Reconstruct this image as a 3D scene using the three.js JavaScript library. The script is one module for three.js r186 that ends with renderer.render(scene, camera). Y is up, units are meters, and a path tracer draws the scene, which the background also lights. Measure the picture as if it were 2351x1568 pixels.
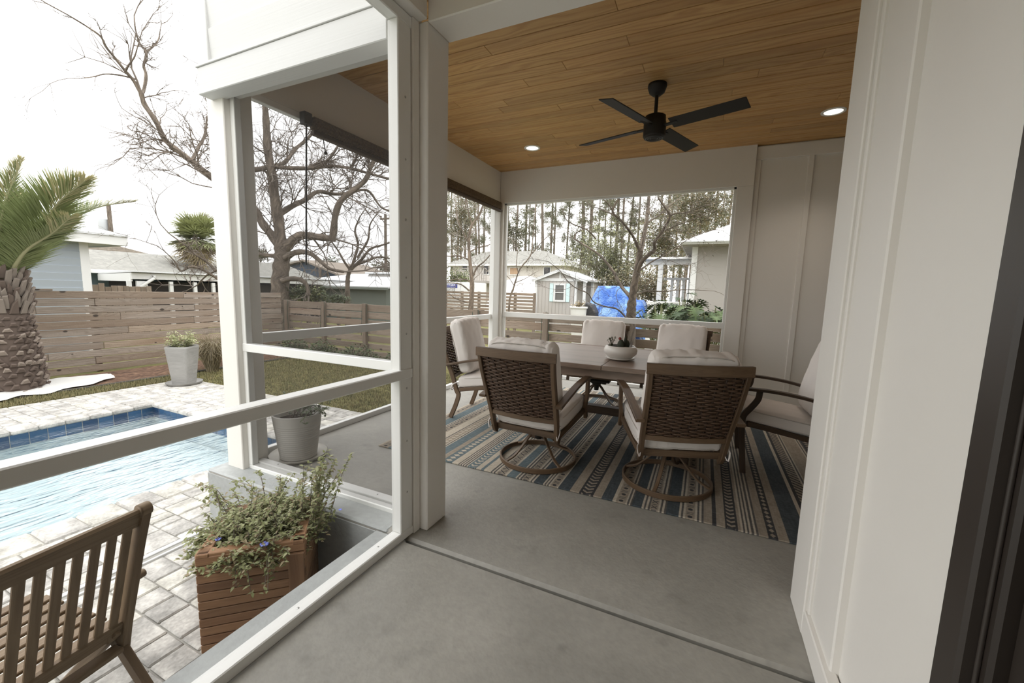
import * as THREE from 'three';
import { RectAreaLightUniformsLib } from 'three/addons/lights/RectAreaLightUniformsLib.js';

// ---------- camera, sky, exposure ----------
const scene = new THREE.Scene();
const camera = new THREE.PerspectiveCamera(79.59, 2351 / 1568, 0.05, 400);
camera.position.set(0, 1.28, 0);
camera.rotation.order = 'YXZ';
camera.rotation.set(-7.02 * Math.PI / 180, 24.93 * Math.PI / 180, 1.54 * Math.PI / 180);
scene.add(camera);
camera.updateMatrixWorld(true);
const renderer = new THREE.WebGLRenderer({ antialias: true });
renderer.toneMapping = THREE.LinearToneMapping;
renderer.toneMappingExposure = 1.74;
renderer.shadowMap.enabled = true;
{ // thin bright overcast: a little brighter overhead than at the horizon, the same all round
  const w = 64, h = 64, d = new Float32Array(w * h * 4);
  for (let j = 0; j < h; j++) {
    const el = ((j + 0.5) / h - 0.5) * Math.PI, s = Math.max(0, Math.sin(el)), L = 1.5 * (1 + 0.8 * s);
    for (let i = 0; i < w; i++) d.set([L, L * 1.0, L * 1.0, 1], (j * w + i) * 4);
  }
  const t = new THREE.DataTexture(d, w, h, THREE.RGBAFormat, THREE.FloatType);
  t.mapping = THREE.EquirectangularReflectionMapping; t.magFilter = THREE.LinearFilter; t.minFilter = THREE.LinearFilter;
  t.colorSpace = THREE.LinearSRGBColorSpace; t.needsUpdate = true;
  scene.background = t; scene.environment = t;
}

// ---------- helpers ----------
let seed = 12345;
const rnd = () => { seed |= 0; seed = seed + 0x6D2B79F5 | 0; let t = Math.imul(seed ^ seed >>> 15, 1 | seed); t = t + Math.imul(t ^ t >>> 7, 61 | t) ^ t; return ((t ^ t >>> 14) >>> 0) / 4294967296; };
const rr = (a, b) => a + (b - a) * rnd();
const V = (x, y, z) => new THREE.Vector3(x, y, z);
const clamp = (x, a, b) => Math.min(b, Math.max(a, x)), lerp = (a, b, t) => a + (b - a) * t;
const smooth = (a, b, x) => { const t = clamp((x - a) / (b - a), 0, 1); return t * t * (3 - 2 * t); };
const FPX = 784 / Math.tan(79.59 * Math.PI / 360);
const FWD = V(0, 0, -1).applyQuaternion(camera.quaternion);
// measured position in the photograph (pixels) and horizontal distance (metres) -> point of the place
function at(px, py, dist) {
  const d = V((px - 1175.5) / FPX, -(py - 784) / FPX, -1).applyQuaternion(camera.quaternion);
  return d.multiplyScalar(dist / Math.hypot(d.x, d.z)).add(camera.position);
}
const perPx = (p) => p.clone().sub(camera.position).dot(FWD) / FPX; // metres covered by one pixel at p
const used = {};
function numbered(n) { if (!(n in used)) { used[n] = 0; return n; } used[n]++; return n + '_' + String(used[n]).padStart(3, '0'); }
function add(o, parent) { o.traverse(c => { if (c.isMesh) { c.castShadow = c.receiveShadow = true; } }); (parent || scene).add(o); return o; }
function mesh(name, geo, mat, parent) { const m = new THREE.Mesh(geo, mat); m.name = parent && parent !== scene ? name : numbered(name); return add(m, parent); }
function thing(name, label, category, pos = [0, 0, 0], ry = 0, group) {
  const g = new THREE.Group(); g.name = numbered(name); g.position.set(...pos); g.rotation.y = ry; g.userData = { label, category };
  if (group) g.userData.group = group; scene.add(g); return g;
}
function tag(o, label, category, group) { o.userData.label = label; o.userData.category = category; if (group) o.userData.group = group; return o; }
function struct(name) { const g = new THREE.Group(); g.name = numbered(name); g.userData.kind = 'structure'; scene.add(g); return g; }
function smesh(name, geo, mat) { const m = mesh(name, geo, mat); m.userData.kind = 'structure'; return m; }
function stuff(o) { o.userData.kind = 'stuff'; return o; }
function copy(o, label, pos, ry, group) {
  const c = o.clone(); c.name = numbered(o.name.replace(/_\d\d\d$/, '')); c.userData = { ...o.userData }; if (label) c.userData.label = label; if (group) c.userData.group = group;
  c.position.set(...pos); if (ry !== undefined) c.rotation.y = ry; scene.add(c); return c;
}
// geometry from loose triangles
function geo(pos, uv, idx, nor) {
  const g = new THREE.BufferGeometry();
  g.setAttribute('position', new THREE.Float32BufferAttribute(pos, 3));
  g.setAttribute('uv', new THREE.Float32BufferAttribute(uv, 2));
  if (idx) g.setIndex(idx);
  if (nor) g.setAttribute('normal', new THREE.Float32BufferAttribute(nor, 3)); else g.computeVertexNormals();
  return g;
}
function merge(list) {
  let nv = 0, ni = 0;
  for (const g of list) { nv += g.attributes.position.count; ni += g.index ? g.index.count : g.attributes.position.count; }
  const p = new Float32Array(nv * 3), n = new Float32Array(nv * 3), u = new Float32Array(nv * 2), ix = new Uint32Array(ni);
  let v = 0, k = 0;
  for (const g of list) {
    const c = g.attributes.position.count;
    p.set(g.attributes.position.array, v * 3); n.set(g.attributes.normal.array, v * 3); if (g.attributes.uv) u.set(g.attributes.uv.array, v * 2);
    if (g.index) { const a = g.index.array; for (let i = 0; i < a.length; i++) ix[k++] = a[i] + v; } else for (let i = 0; i < c; i++) ix[k++] = i + v;
    v += c;
  }
  const o = new THREE.BufferGeometry();
  o.setAttribute('position', new THREE.BufferAttribute(p, 3)); o.setAttribute('normal', new THREE.BufferAttribute(n, 3)); o.setAttribute('uv', new THREE.BufferAttribute(u, 2));
  o.setIndex(new THREE.BufferAttribute(ix, 1)); return o;
}
let uvFix = null; // keeps the grain running through a bar built of several lengths
// box with chamfered edges; uv in metres, u along the grain axis
function box(w, h, d, c = 0.003, grain = 'x', at3 = [0, 0, 0]) {
  c = Math.min(c, w * 0.45, h * 0.45, d * 0.45);
  const H = [w / 2, h / 2, d / 2], P = (s, f) => [0, 1, 2].map(a => s[a] * (H[a] - (a === f ? 0 : c)));
  const polys = [];
  for (let f = 0; f < 3; f++) for (const s of [-1, 1]) {
    const a = (f + 1) % 3, b = (f + 2) % 3, q = [];
    for (const [i, j] of [[-1, -1], [1, -1], [1, 1], [-1, 1]]) { const t = []; t[f] = s; t[a] = i; t[b] = j; q.push(P(t, f)); }
    polys.push(q);
  }
  if (c > 0) {
    for (let e = 0; e < 3; e++) { const a = (e + 1) % 3, b = (e + 2) % 3; for (const i of [-1, 1]) for (const j of [-1, 1]) { const s0 = [], s1 = []; s0[e] = -1; s1[e] = 1; s0[a] = s1[a] = i; s0[b] = s1[b] = j; polys.push([P(s0, a), P(s1, a), P(s1, b), P(s0, b)]); } }
    for (const i of [-1, 1]) for (const j of [-1, 1]) for (const k of [-1, 1]) polys.push([P([i, j, k], 0), P([i, j, k], 1), P([i, j, k], 2)]);
  }
  const G = 'xyz'.indexOf(grain), ou = uvFix ? uvFix[0] : rnd() * 3, ov = uvFix ? uvFix[1] : rnd() * 3, pos = [], uv = [], nor = [];
  for (const q of polys) {
    const A = V(...q[0]), n = V(...q[1]).sub(A).cross(V(...q[2]).sub(A)).normalize(), m = q.reduce((t, p) => t.add(V(...p)), V(0, 0, 0));
    if (n.dot(m) < 0) { q.reverse(); n.negate(); }
    const an = [Math.abs(n.x), Math.abs(n.y), Math.abs(n.z)]; let ax = an.indexOf(Math.max(...an));
    let [ua, va] = [(ax + 1) % 3, (ax + 2) % 3]; if (va === G) [ua, va] = [va, ua];
    for (let i = 1; i < q.length - 1; i++) for (const p of [q[0], q[i], q[i + 1]]) {
      pos.push(p[0] + at3[0], p[1] + at3[1], p[2] + at3[2]); nor.push(n.x, n.y, n.z); uv.push(p[ua] + ou, p[va] + ov);
    }
  }
  return geo(pos, uv, null, nor);
}
const bb = (x0, x1, y0, y1, z0, z1, c = 0.003, grain = 'x') => box(Math.abs(x1 - x0), Math.abs(y1 - y0), Math.abs(z1 - z0), c, grain, [(x0 + x1) / 2, (y0 + y1) / 2, (z0 + z1) / 2]);
// bar with chamfers from a to b (w across, h up)
function bar(a, b, w, h, c = 0.003, up = V(0, 1, 0)) {
  a = Array.isArray(a) ? V(...a) : a; b = Array.isArray(b) ? V(...b) : b;
  const d = b.clone().sub(a), L = d.length(); d.normalize();
  const x = d, y = up.clone().sub(d.clone().multiplyScalar(up.dot(d))); if (y.lengthSq() < 1e-6) y.set(0, 0, 1).sub(d.clone().multiplyScalar(d.z)); y.normalize();
  const z = x.clone().cross(y), m = new THREE.Matrix4().makeBasis(x, y, z).setPosition(a.clone().add(b).multiplyScalar(0.5));
  return box(L, h, w, c, 'x').applyMatrix4(m);
}
// swept tube with varying radius through points
function tube(pts, rad, sides = 8, { closed = false, cap = true, flat = 1 } = {}) {
  pts = pts.map(p => Array.isArray(p) ? V(...p) : p);
  const n = pts.length, R = i => typeof rad === 'number' ? rad : Array.isArray(rad) ? (rad.length === n ? rad[i] : lerp(rad[0], rad[1], i / (n - 1))) : rad(i / (n - 1));
  const T = pts.map((p, i) => (closed ? pts[(i + 1) % n].clone().sub(pts[(i - 1 + n) % n]) : pts[Math.min(i + 1, n - 1)].clone().sub(pts[Math.max(i - 1, 0)])).normalize());
  let N = Math.abs(T[0].y) < 0.9 ? V(0, 1, 0) : V(1, 0, 0);
  const pos = [], uv = [], nor = [], idx = []; let L = 0; const rings = closed ? n + 1 : n;
  for (let k = 0; k < rings; k++) {
    const i = k % n; if (k) L += pts[i].distanceTo(pts[(i - 1 + n) % n]);
    N = N.clone().sub(T[i].clone().multiplyScalar(N.dot(T[i]))).normalize(); const B = T[i].clone().cross(N), r = R(i);
    for (let s = 0; s <= sides; s++) {
      const a = s / sides * Math.PI * 2, c = Math.cos(a), q = Math.sin(a);
      const o = N.clone().multiplyScalar(c).add(B.clone().multiplyScalar(q * flat));
      pos.push(pts[i].x + o.x * r, pts[i].y + o.y * r, pts[i].z + o.z * r); nor.push(o.x, o.y, o.z); uv.push(L, s / sides * 6.283 * r);
    }
  }
  const w = sides + 1;
  for (let k = 0; k < rings - 1; k++) for (let s = 0; s < sides; s++) { const a = k * w + s; idx.push(a, a + 1, a + w, a + 1, a + w + 1, a + w); }
  if (cap && !closed) for (const [k, f] of [[0, 1], [n - 1, -1]]) { const c = pos.length / 3, t = T[k]; pos.push(pts[k].x, pts[k].y, pts[k].z); nor.push(-t.x * f, -t.y * f, -t.z * f); uv.push(0, 0); for (let s = 0; s < sides; s++) f > 0 ? idx.push(c, k * w + s + 1, k * w + s) : idx.push(c, k * w + s, k * w + s + 1); }
  return geo(pos, uv, idx, nor);
}
// bar of rectangular section swept through points, h along the hint direction
function sweepRect(pts, w, h, closed = false, c = 0.003) {
  pts = pts.map(p => Array.isArray(p) ? V(...p) : p); const n = pts.length, D = pts[n - 1].clone().sub(pts[0]); const hint = !closed && Math.abs(D.y) > 0.7 * D.length() ? V(0, 0, 1) : V(0, 1, 0);
  const T = pts.map((p, i) => (closed ? pts[(i + 1) % n].clone().sub(pts[(i - 1 + n) % n]) : pts[Math.min(i + 1, n - 1)].clone().sub(pts[Math.max(i - 1, 0)])).normalize());
  const a = w / 2, b = h / 2, prof = [[a, b - c], [a - c, b], [-a + c, b], [-a, b - c], [-a, -b + c], [-a + c, -b], [a - c, -b], [a, -b + c]];
  const pos = [], uv = [], nor = [], idx = [], ou = rnd() * 3, ov = rnd() * 3; let L = 0; const rings = closed ? n + 1 : n;
  for (let k = 0; k < rings; k++) { const i = k % n; if (k) L += pts[i].distanceTo(pts[(i - 1 + n) % n]); const N = hint.clone().sub(T[i].clone().multiplyScalar(hint.dot(T[i]))).normalize(), S = T[i].clone().cross(N); let e = 0;
    for (let s = 0; s < 8; s++) { const p = prof[s], q = prof[(s + 1) % 8], nx = q[1] - p[1], ny = p[0] - q[0], l = Math.hypot(nx, ny); for (const r of [p, q]) { pos.push(pts[i].x + S.x * r[0] + N.x * r[1], pts[i].y + S.y * r[0] + N.y * r[1], pts[i].z + S.z * r[0] + N.z * r[1]); const vx = nx / l, vy = ny / l; nor.push(S.x * vx + N.x * vy, S.y * vx + N.y * vy, S.z * vx + N.z * vy); uv.push(L + ou, ov + e + (r === q ? l : 0)); } e += l; } }
  for (let k = 0; k < rings - 1; k++) for (let s = 0; s < 8; s++) { const A = k * 16 + s * 2, B = A + 16; idx.push(A, B, A + 1, A + 1, B, B + 1); }
  if (!closed) for (const [k, f] of [[0, -1], [n - 1, 1]]) { const base = pos.length / 3, t = T[k]; for (let s = 0; s < 8; s++) { const o = (k * 16 + s * 2) * 3; pos.push(pos[o], pos[o + 1], pos[o + 2]); nor.push(t.x * f, t.y * f, t.z * f); uv.push(ou, ov); } for (let s = 1; s < 7; s++) f < 0 ? idx.push(base, base + s, base + s + 1) : idx.push(base, base + s + 1, base + s); }
  return geo(pos, uv, idx, nor);
}
function curve(pts, n) { return new THREE.CatmullRomCurve3(pts.map(p => Array.isArray(p) ? V(...p) : p), false, 'centripetal').getPoints(n); }
function lathe(prof, seg = 32, at3 = [0, 0, 0]) { const g = new THREE.LatheGeometry(prof.map(p => new THREE.Vector2(p[0], p[1])), seg); return g.translate(...at3); }
function prism(poly, d, c = 0) { // polygon in xy, thickness along z (centred)
  const s = new THREE.Shape(poly.map(p => new THREE.Vector2(p[0], p[1])));
  const g = new THREE.ExtrudeGeometry(s, { depth: d - 2 * c, bevelEnabled: c > 0, bevelThickness: c, bevelSize: c, bevelSegments: 1, bevelOffset: -c, curveSegments: 6 });
  return g.translate(0, 0, -d / 2 + c);
}
function leafGeo(L, W, bend = 0.2) { // pointed leaf along +x
  const p = [], u = [], ix = []; const n = 4;
  for (let i = 0; i <= n; i++) { const t = i / n, w = W * Math.sin(Math.PI * Math.pow(t, 0.7)) * 0.5 + 0.0005, y = -bend * L * t * t; p.push(L * t, y + w * 0.25, -w, L * t, y, 0, L * t, y + w * 0.25, w); u.push(t, 0, t, 0.5, t, 1); }
  for (let i = 0; i < n; i++) for (let j = 0; j < 2; j++) { const a = i * 3 + j; ix.push(a, a + 1, a + 3, a + 1, a + 4, a + 3); }
  return geo(p, u, ix);
}
// ---------- noise and textures ----------
const hash = (x, y, s) => { let h = Math.imul(x | 0, 374761393) + Math.imul(y | 0, 668265263) + Math.imul(s | 0, 2147483647 ^ 0x5bd1e995) | 0; h = Math.imul(h ^ h >>> 13, 1274126177); return ((h ^ h >>> 16) >>> 0) / 4294967296; };
function vn(x, y, px, py, s = 0) { // tiling value noise
  const xi = Math.floor(x), yi = Math.floor(y), fx = x - xi, fy = y - yi, a = fx * fx * (3 - 2 * fx), b = fy * fy * (3 - 2 * fy);
  const m = (q, n) => ((q % n) + n) % n, h = (i, j) => hash(m(xi + i, px), m(yi + j, py), s);
  return lerp(lerp(h(0, 0), h(1, 0), a), lerp(h(0, 1), h(1, 1), a), b);
}
function fbm(u, v, fx, fy, oct = 4, s = 0) { let r = 0, a = 0.5, t = 0; for (let o = 0; o < oct; o++) { r += a * vn(u * fx, v * fy, fx, fy, s + o * 17); t += a; a *= 0.5; fx *= 2; fy *= 2; } return r / t; }
function tex(w, h, fn, srgb = true, sx = 1, sy = 1) {
  const d = new Uint8Array(w * h * 4);
  for (let j = 0; j < h; j++) for (let i = 0; i < w; i++) { const c = fn((i + 0.5) / w, (j + 0.5) / h), k = (j * w + i) * 4; if (typeof c === 'number') d[k] = d[k + 1] = d[k + 2] = clamp(c, 0, 1) * 255; else { d[k] = clamp(c[0], 0, 1) * 255; d[k + 1] = clamp(c[1], 0, 1) * 255; d[k + 2] = clamp(c[2], 0, 1) * 255; } d[k + 3] = 255; }
  const t = new THREE.DataTexture(d, w, h, THREE.RGBAFormat); t.wrapS = t.wrapT = THREE.RepeatWrapping; t.magFilter = THREE.LinearFilter; t.minFilter = THREE.LinearMipmapLinearFilter; t.generateMipmaps = true;
  if (srgb) t.colorSpace = THREE.SRGBColorSpace; t.repeat.set(1 / sx, 1 / sy); t.needsUpdate = true; return t;
}
const mix3 = (a, b, t) => [lerp(a[0], b[0], t), lerp(a[1], b[1], t), lerp(a[2], b[2], t)];
const hex = (h) => [(h >> 16 & 255) / 255, (h >> 8 & 255) / 255, (h & 255) / 255];
// wood: grain along u. colours are sRGB triples
function wood(w, h, c0, c1, c2, { fu = 3, fv = 24, knots = 0, s = 1, sx = 2, sy = 0.5, contrast = 1 } = {}) {
  const K = []; let sd = s * 99 + 1; const r = () => hash(sd++, 7, s);
  for (let i = 0; i < knots; i++) K.push([r(), r(), 0.5 + r()]);
  return tex(w, h, (u, v) => {
    let vv = v, kn = 0;
    for (const [ku, kv, kr] of K) { let du = Math.abs(u - ku); du = Math.min(du, 1 - du) * sx; let dv = v - kv; dv = (dv - Math.round(dv)) * sy; const q = Math.hypot(du * 0.6, dv) / (0.03 * kr); vv += 0.06 * Math.exp(-q * q * 0.4) * Math.sign(dv || 1); kn = Math.max(kn, 1 - smooth(0.35, 0.7, q)); }
    const warp = (fbm(u, vv, fu, 6, 3, s) - 0.5) * 0.35;
    const ring = 0.5 + 0.5 * Math.sin((vv + warp) * 6.283 * fv * 0.5), fine = fbm(u, vv, fu * 4, fv * 8, 3, s + 5), broad = fbm(u, vv, 2, 5, 3, s + 9);
    const t = clamp(0.45 * Math.pow(ring, 2) + 0.5 * (fine - 0.5) * contrast + 0.25, 0, 1);
    let c = mix3(c0, c1, t); c = mix3(c, c2, clamp((broad - 0.45) * 1.6, 0, 0.7) * contrast); return mix3(c, c2.map(x => x * 0.45), kn * 0.9);
  }, true, sx, sy);
}
const T = {
  paintBump: tex(256, 256, (u, v) => fbm(u, v, 24, 24, 4, 3), false, 0.5, 0.5),
  lapBump: tex(256, 256, (u, v) => fbm(u, v, 3, 60, 4, 31), false, 1.2, 0.4),
  conc: tex(1024, 1024, (u, v) => { const a = fbm(u, v, 6, 6, 5, 11), b = fbm(u, v, 120, 120, 2, 12), c = fbm(u, v, 22, 22, 4, 13); const k = 0.925 + (a - 0.5) * 0.18 + (b - 0.5) * 0.07 - (c > 0.7 ? (c - 0.7) * 0.5 : 0); return [k, k, k * 0.992]; }, true, 2.4, 2.4),
  concBump: tex(512, 512, (u, v) => 0.5 * fbm(u, v, 60, 60, 3, 14) + 0.5 * fbm(u, v, 14, 14, 3, 15), false, 0.6, 0.6),
  pine: wood(1024, 512, [0.83, 0.67, 0.45], [0.68, 0.50, 0.30], [0.76, 0.57, 0.35], { fu: 4, fv: 22, knots: 0, s: 3, sx: 2.4, sy: 0.6, contrast: 1.1 }),
  fence: wood(1024, 512, [0.68, 0.62, 0.56], [0.53, 0.47, 0.42], [0.56, 0.48, 0.41], { fu: 4, fv: 30, knots: 4, s: 5, sx: 2.4, sy: 0.6, contrast: 1.5 }),
  teak: wood(512, 256, [0.60, 0.50, 0.39], [0.49, 0.39, 0.29], [0.44, 0.34, 0.25], { fu: 3, fv: 26, s: 8, sx: 1.2, sy: 0.3 }),
  planter: wood(512, 256, [0.62, 0.47, 0.34], [0.53, 0.39, 0.27], [0.46, 0.32, 0.22], { fu: 3, fv: 30, s: 9, sx: 1.2, sy: 0.3 }),
  faux: wood(512, 256, [0.55, 0.46, 0.37], [0.44, 0.36, 0.28], [0.36, 0.29, 0.22], { fu: 3, fv: 40, s: 12, sx: 0.9, sy: 0.22, contrast: 1.2 }),
  table: wood(1024, 512, [0.60, 0.54, 0.49], [0.52, 0.46, 0.41], [0.45, 0.39, 0.34], { fu: 3, fv: 40, s: 14, sx: 1.6, sy: 0.6, contrast: 1.2 }),
  cloth: tex(256, 256, (u, v) => 0.5 + 0.25 * Math.sin(u * 6.283 * 64) * Math.sin(v * 6.283 * 64) + 0.25 * fbm(u, v, 40, 40, 2, 4), false, 0.12, 0.12),
  paver: tex(512, 512, (u, v) => { const a = fbm(u, v, 8, 8, 5, 21), b = fbm(u, v, 64, 64, 2, 22), k = 0.80 + (a - 0.5) * 0.42 + (b - 0.5) * 0.16; return [k, k * 0.985, k * 0.955]; }, true, 0.7, 0.7),
  stoneBump: tex(256, 256, (u, v) => fbm(u, v, 10, 10, 5, 23), false, 0.3, 0.3),
  bark: tex(512, 256, (u, v) => { const a = fbm(u, v, 6, 14, 4, 41), b = fbm(u, v, 40, 40, 2, 42), k = 0.30 + a * 0.42 + (b - 0.5) * 0.14; return [k * 0.95, k * 0.87, k * 0.79]; }, true, 1.5, 0.75),
  barkBump: tex(256, 256, (u, v) => fbm(u, v, 6, 18, 4, 43), false, 0.7, 0.35),
  grass: tex(512, 512, (u, v) => { const a = fbm(u, v, 8, 8, 4, 51), b = fbm(u, v, 90, 90, 2, 52); return mix3([0.36, 0.37, 0.19], [0.60, 0.57, 0.36], clamp(a * 0.7 + b * 0.6 - 0.15, 0, 1)); }, true, 2, 2),
  mulch: tex(512, 512, (u, v) => { const a = fbm(u, v, 50, 26, 3, 61), b = fbm(u, v, 6, 6, 3, 62); return mix3([0.30, 0.22, 0.18], [0.66, 0.54, 0.45], clamp(a * 1.1 + (b - 0.5) * 0.5 - 0.1, 0, 1)); }, true, 1.2, 1.2),
  shingle: tex(512, 512, (u, v) => { const row = Math.floor(v * 14), f = v * 14 - row, k = 0.86 + 0.10 * (hash(Math.floor(u * 24 + (row % 2) * 0.5) % 24, row, 71) - 0.5) + (fbm(u, v, 60, 60, 2, 72) - 0.5) * 0.1 - (f < 0.12 ? 0.16 : 0); return [k, k * 0.985, k * 0.95]; }, true, 3, 2),
  wave: tex(512, 512, (u, v) => 0.6 * fbm(u, v, 22, 8, 4, 81) + 0.4 * Math.abs(2 * fbm(u, v, 34, 12, 3, 82) - 1), false, 2.4, 2.4),
  blind: tex(256, 128, (u, v) => { const k = 0.62 + 0.16 * Math.sin(v * 6.283 * 24) + (fbm(u, v, 60, 24, 3, 91) - 0.5) * 0.4; return [k * 0.74, k * 0.62, k * 0.47]; }, true, 0.5, 0.25),
  tarp: tex(512, 512, (u, v) => { const a = fbm(u, v, 5, 5, 4, 95), b = fbm(u, v, 24, 24, 3, 96); return mix3([0.27, 0.46, 0.80], [0.62, 0.76, 0.94], clamp((a - 0.5) * 3.2 + b * 0.5 + 0.1, 0, 1)); }, true, 1.5, 1.5),
};
const mat = (o, phys) => phys ? new THREE.MeshPhysicalMaterial(o) : new THREE.MeshStandardMaterial(o);
const lin = (r, g, b) => new THREE.Color().setRGB(r, g, b);
const rep = (t, sx, sy) => { const c = t.clone(); c.repeat.set(1 / sx, 1 / sy); c.needsUpdate = true; return c; };
const M = {
  paint: mat({ color: lin(0.76, 0.735, 0.685), roughness: 0.5, bumpMap: T.paintBump, bumpScale: 0.0006 }),
  lap: mat({ color: lin(0.60, 0.60, 0.585), roughness: 0.55, bumpMap: T.lapBump, bumpScale: 0.0004 }),
  alu: mat({ color: lin(0.78, 0.78, 0.75), roughness: 0.35 }),
  screw: mat({ color: lin(0.45, 0.45, 0.43), roughness: 0.35, metalness: 0.7 }),
  screen: mat({ color: lin(0.06, 0.058, 0.056), roughness: 0.9, transparent: true, opacity: 0.2, side: THREE.DoubleSide }),
  screenDense: mat({ color: lin(0.028, 0.025, 0.022), roughness: 0.9, transparent: true, opacity: 0.29, side: THREE.DoubleSide }),
  floor: mat({ color: lin(0.36, 0.345, 0.31), map: T.conc, roughness: 0.55, bumpMap: T.concBump, bumpScale: 0.0016 }),
  slab: mat({ color: lin(0.42, 0.435, 0.43), map: T.conc, roughness: 0.6, bumpMap: T.concBump, bumpScale: 0.0022 }),
  pine: [1, 0.9, 1.08].map(k => mat({ color: lin(0.90 * k, 0.91 * k, 0.90 * k), map: T.pine, roughness: 0.45, bumpMap: T.paintBump, bumpScale: 0.0004 })),
  fence: [[1, 1, 1], [0.84, 0.80, 0.76], [1.08, 1.02, 0.93], [0.9, 0.9, 0.9]].map(c => mat({ color: lin(c[0] * 0.86, c[1] * 0.90, c[2] * 0.92), map: T.fence, roughness: 0.85, bumpMap: T.paintBump, bumpScale: 0.002 })),
  lowFence: [[0.80, 0.80, 0.78], [0.66, 0.66, 0.64], [0.90, 0.89, 0.87]].map(c => mat({ color: lin(...c), map: T.fence, roughness: 0.85, bumpMap: T.paintBump, bumpScale: 0.002 })),
  teak: mat({ color: lin(0.66, 0.69, 0.68), map: T.teak, roughness: 0.6 }),
  planter: [1, 0.82, 1.1].map(k => mat({ color: lin(0.86 * k, 0.86 * k, 0.86 * k), map: T.planter, roughness: 0.65 })),
  faux: mat({ color: lin(0.62, 0.58, 0.52), map: T.faux, roughness: 0.5 }),
  dark: mat({ color: lin(0.016, 0.013, 0.011), roughness: 0.5 }),
  fan: mat({ color: lin(0.010, 0.008, 0.007), roughness: 0.6 }),
  wicker: mat({ color: lin(0.105, 0.062, 0.038), roughness: 0.5 }),
  wickerRib: mat({ color: lin(0.045, 0.027, 0.018), roughness: 0.6 }),
  table: mat({ color: lin(0.98, 0.94, 0.92), map: T.table, roughness: 0.3 }),
  cushion: mat({ color: lin(0.78, 0.735, 0.69), roughness: 0.9, bumpMap: T.cloth, bumpScale: 0.0006, sheen: 0.3 }, true),
  piping: mat({ color: lin(0.62, 0.58, 0.53), roughness: 0.9 }),
  soil: mat({ color: lin(0.05, 0.035, 0.026), roughness: 1, bumpMap: T.stoneBump, bumpScale: 0.02 }),
  ceramic: mat({ color: lin(0.72, 0.69, 0.64), roughness: 0.25 }),
  paver: [1, 0.86, 1.08, 0.94].map((k, i) => mat({ color: lin(0.72 * k, 0.715 * k, (i === 2 ? 0.68 : 0.705) * k), map: T.paver, roughness: 0.85, bumpMap: T.stoneBump, bumpScale: 0.004 })),
  joint: mat({ color: lin(0.30, 0.29, 0.26), roughness: 1 }),
  bark: mat({ color: lin(0.78, 0.76, 0.73), map: T.bark, roughness: 0.95, bumpMap: T.barkBump, bumpScale: 0.012 }),
  barkPale: mat({ color: lin(0.85, 0.80, 0.73), map: T.bark, roughness: 0.95, bumpMap: T.barkBump, bumpScale: 0.008 }),
  twig: mat({ color: lin(0.17, 0.14, 0.115), roughness: 0.95 }),
  twigPale: mat({ color: lin(0.27, 0.235, 0.2), roughness: 0.95 }),
  lawn: mat({ color: lin(0.70, 0.68, 0.62), map: T.grass, roughness: 1, bumpMap: T.stoneBump, bumpScale: 0.01 }),
  blade: mat({ color: lin(0.15, 0.145, 0.07), roughness: 0.9, side: THREE.DoubleSide }),
  mulch: mat({ color: lin(0.72, 0.68, 0.63), map: T.mulch, roughness: 1, bumpMap: T.stoneBump, bumpScale: 0.02 }),
};
const leafMat = (r, g, b) => mat({ color: lin(r, g, b), roughness: 0.75, side: THREE.DoubleSide, transmission: 0.3, thickness: 0 }, true);
M.leafA = leafMat(0.24, 0.26, 0.10); M.leafB = leafMat(0.34, 0.35, 0.17); M.leafDark = leafMat(0.09, 0.12, 0.045); M.leafDry = leafMat(0.30, 0.24, 0.13);
M.leafPine = leafMat(0.17, 0.17, 0.10); M.frond = leafMat(0.225, 0.265, 0.105); M.frondTip = leafMat(0.48, 0.44, 0.24); M.leafPale = leafMat(0.45, 0.47, 0.24);
// ================= THE PORCH =================
{ // floor slabs with a tooled joint between them
  smesh('floor', bb(-3.03, 2.75, -0.48, 0, -6.0, -1.575, 0.014), M.floor);
  smesh('floor_slab', bb(-1.49, 0.6, -0.48, 0, -1.555, 3.2, 0.014), M.floor);
  smesh('trim_1', bb(-3.032, -1.43, -0.02, 0.004, -1.76, -1.574, 0.012), M.slab);   // painted curb outside the screens
  smesh('trim_2', bb(-1.492, -1.285, -0.02, 0.004, -1.56, 3.2, 0.012), M.slab);
  smesh('trim_3', bb(-3.034, -1.488, -0.47, -0.018, -1.62, -1.572, 0.006), M.slab);
  smesh('trim_4', bb(-1.50, -1.44, -0.47, -0.018, -1.572, 3.2, 0.006), M.slab);
}
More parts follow.
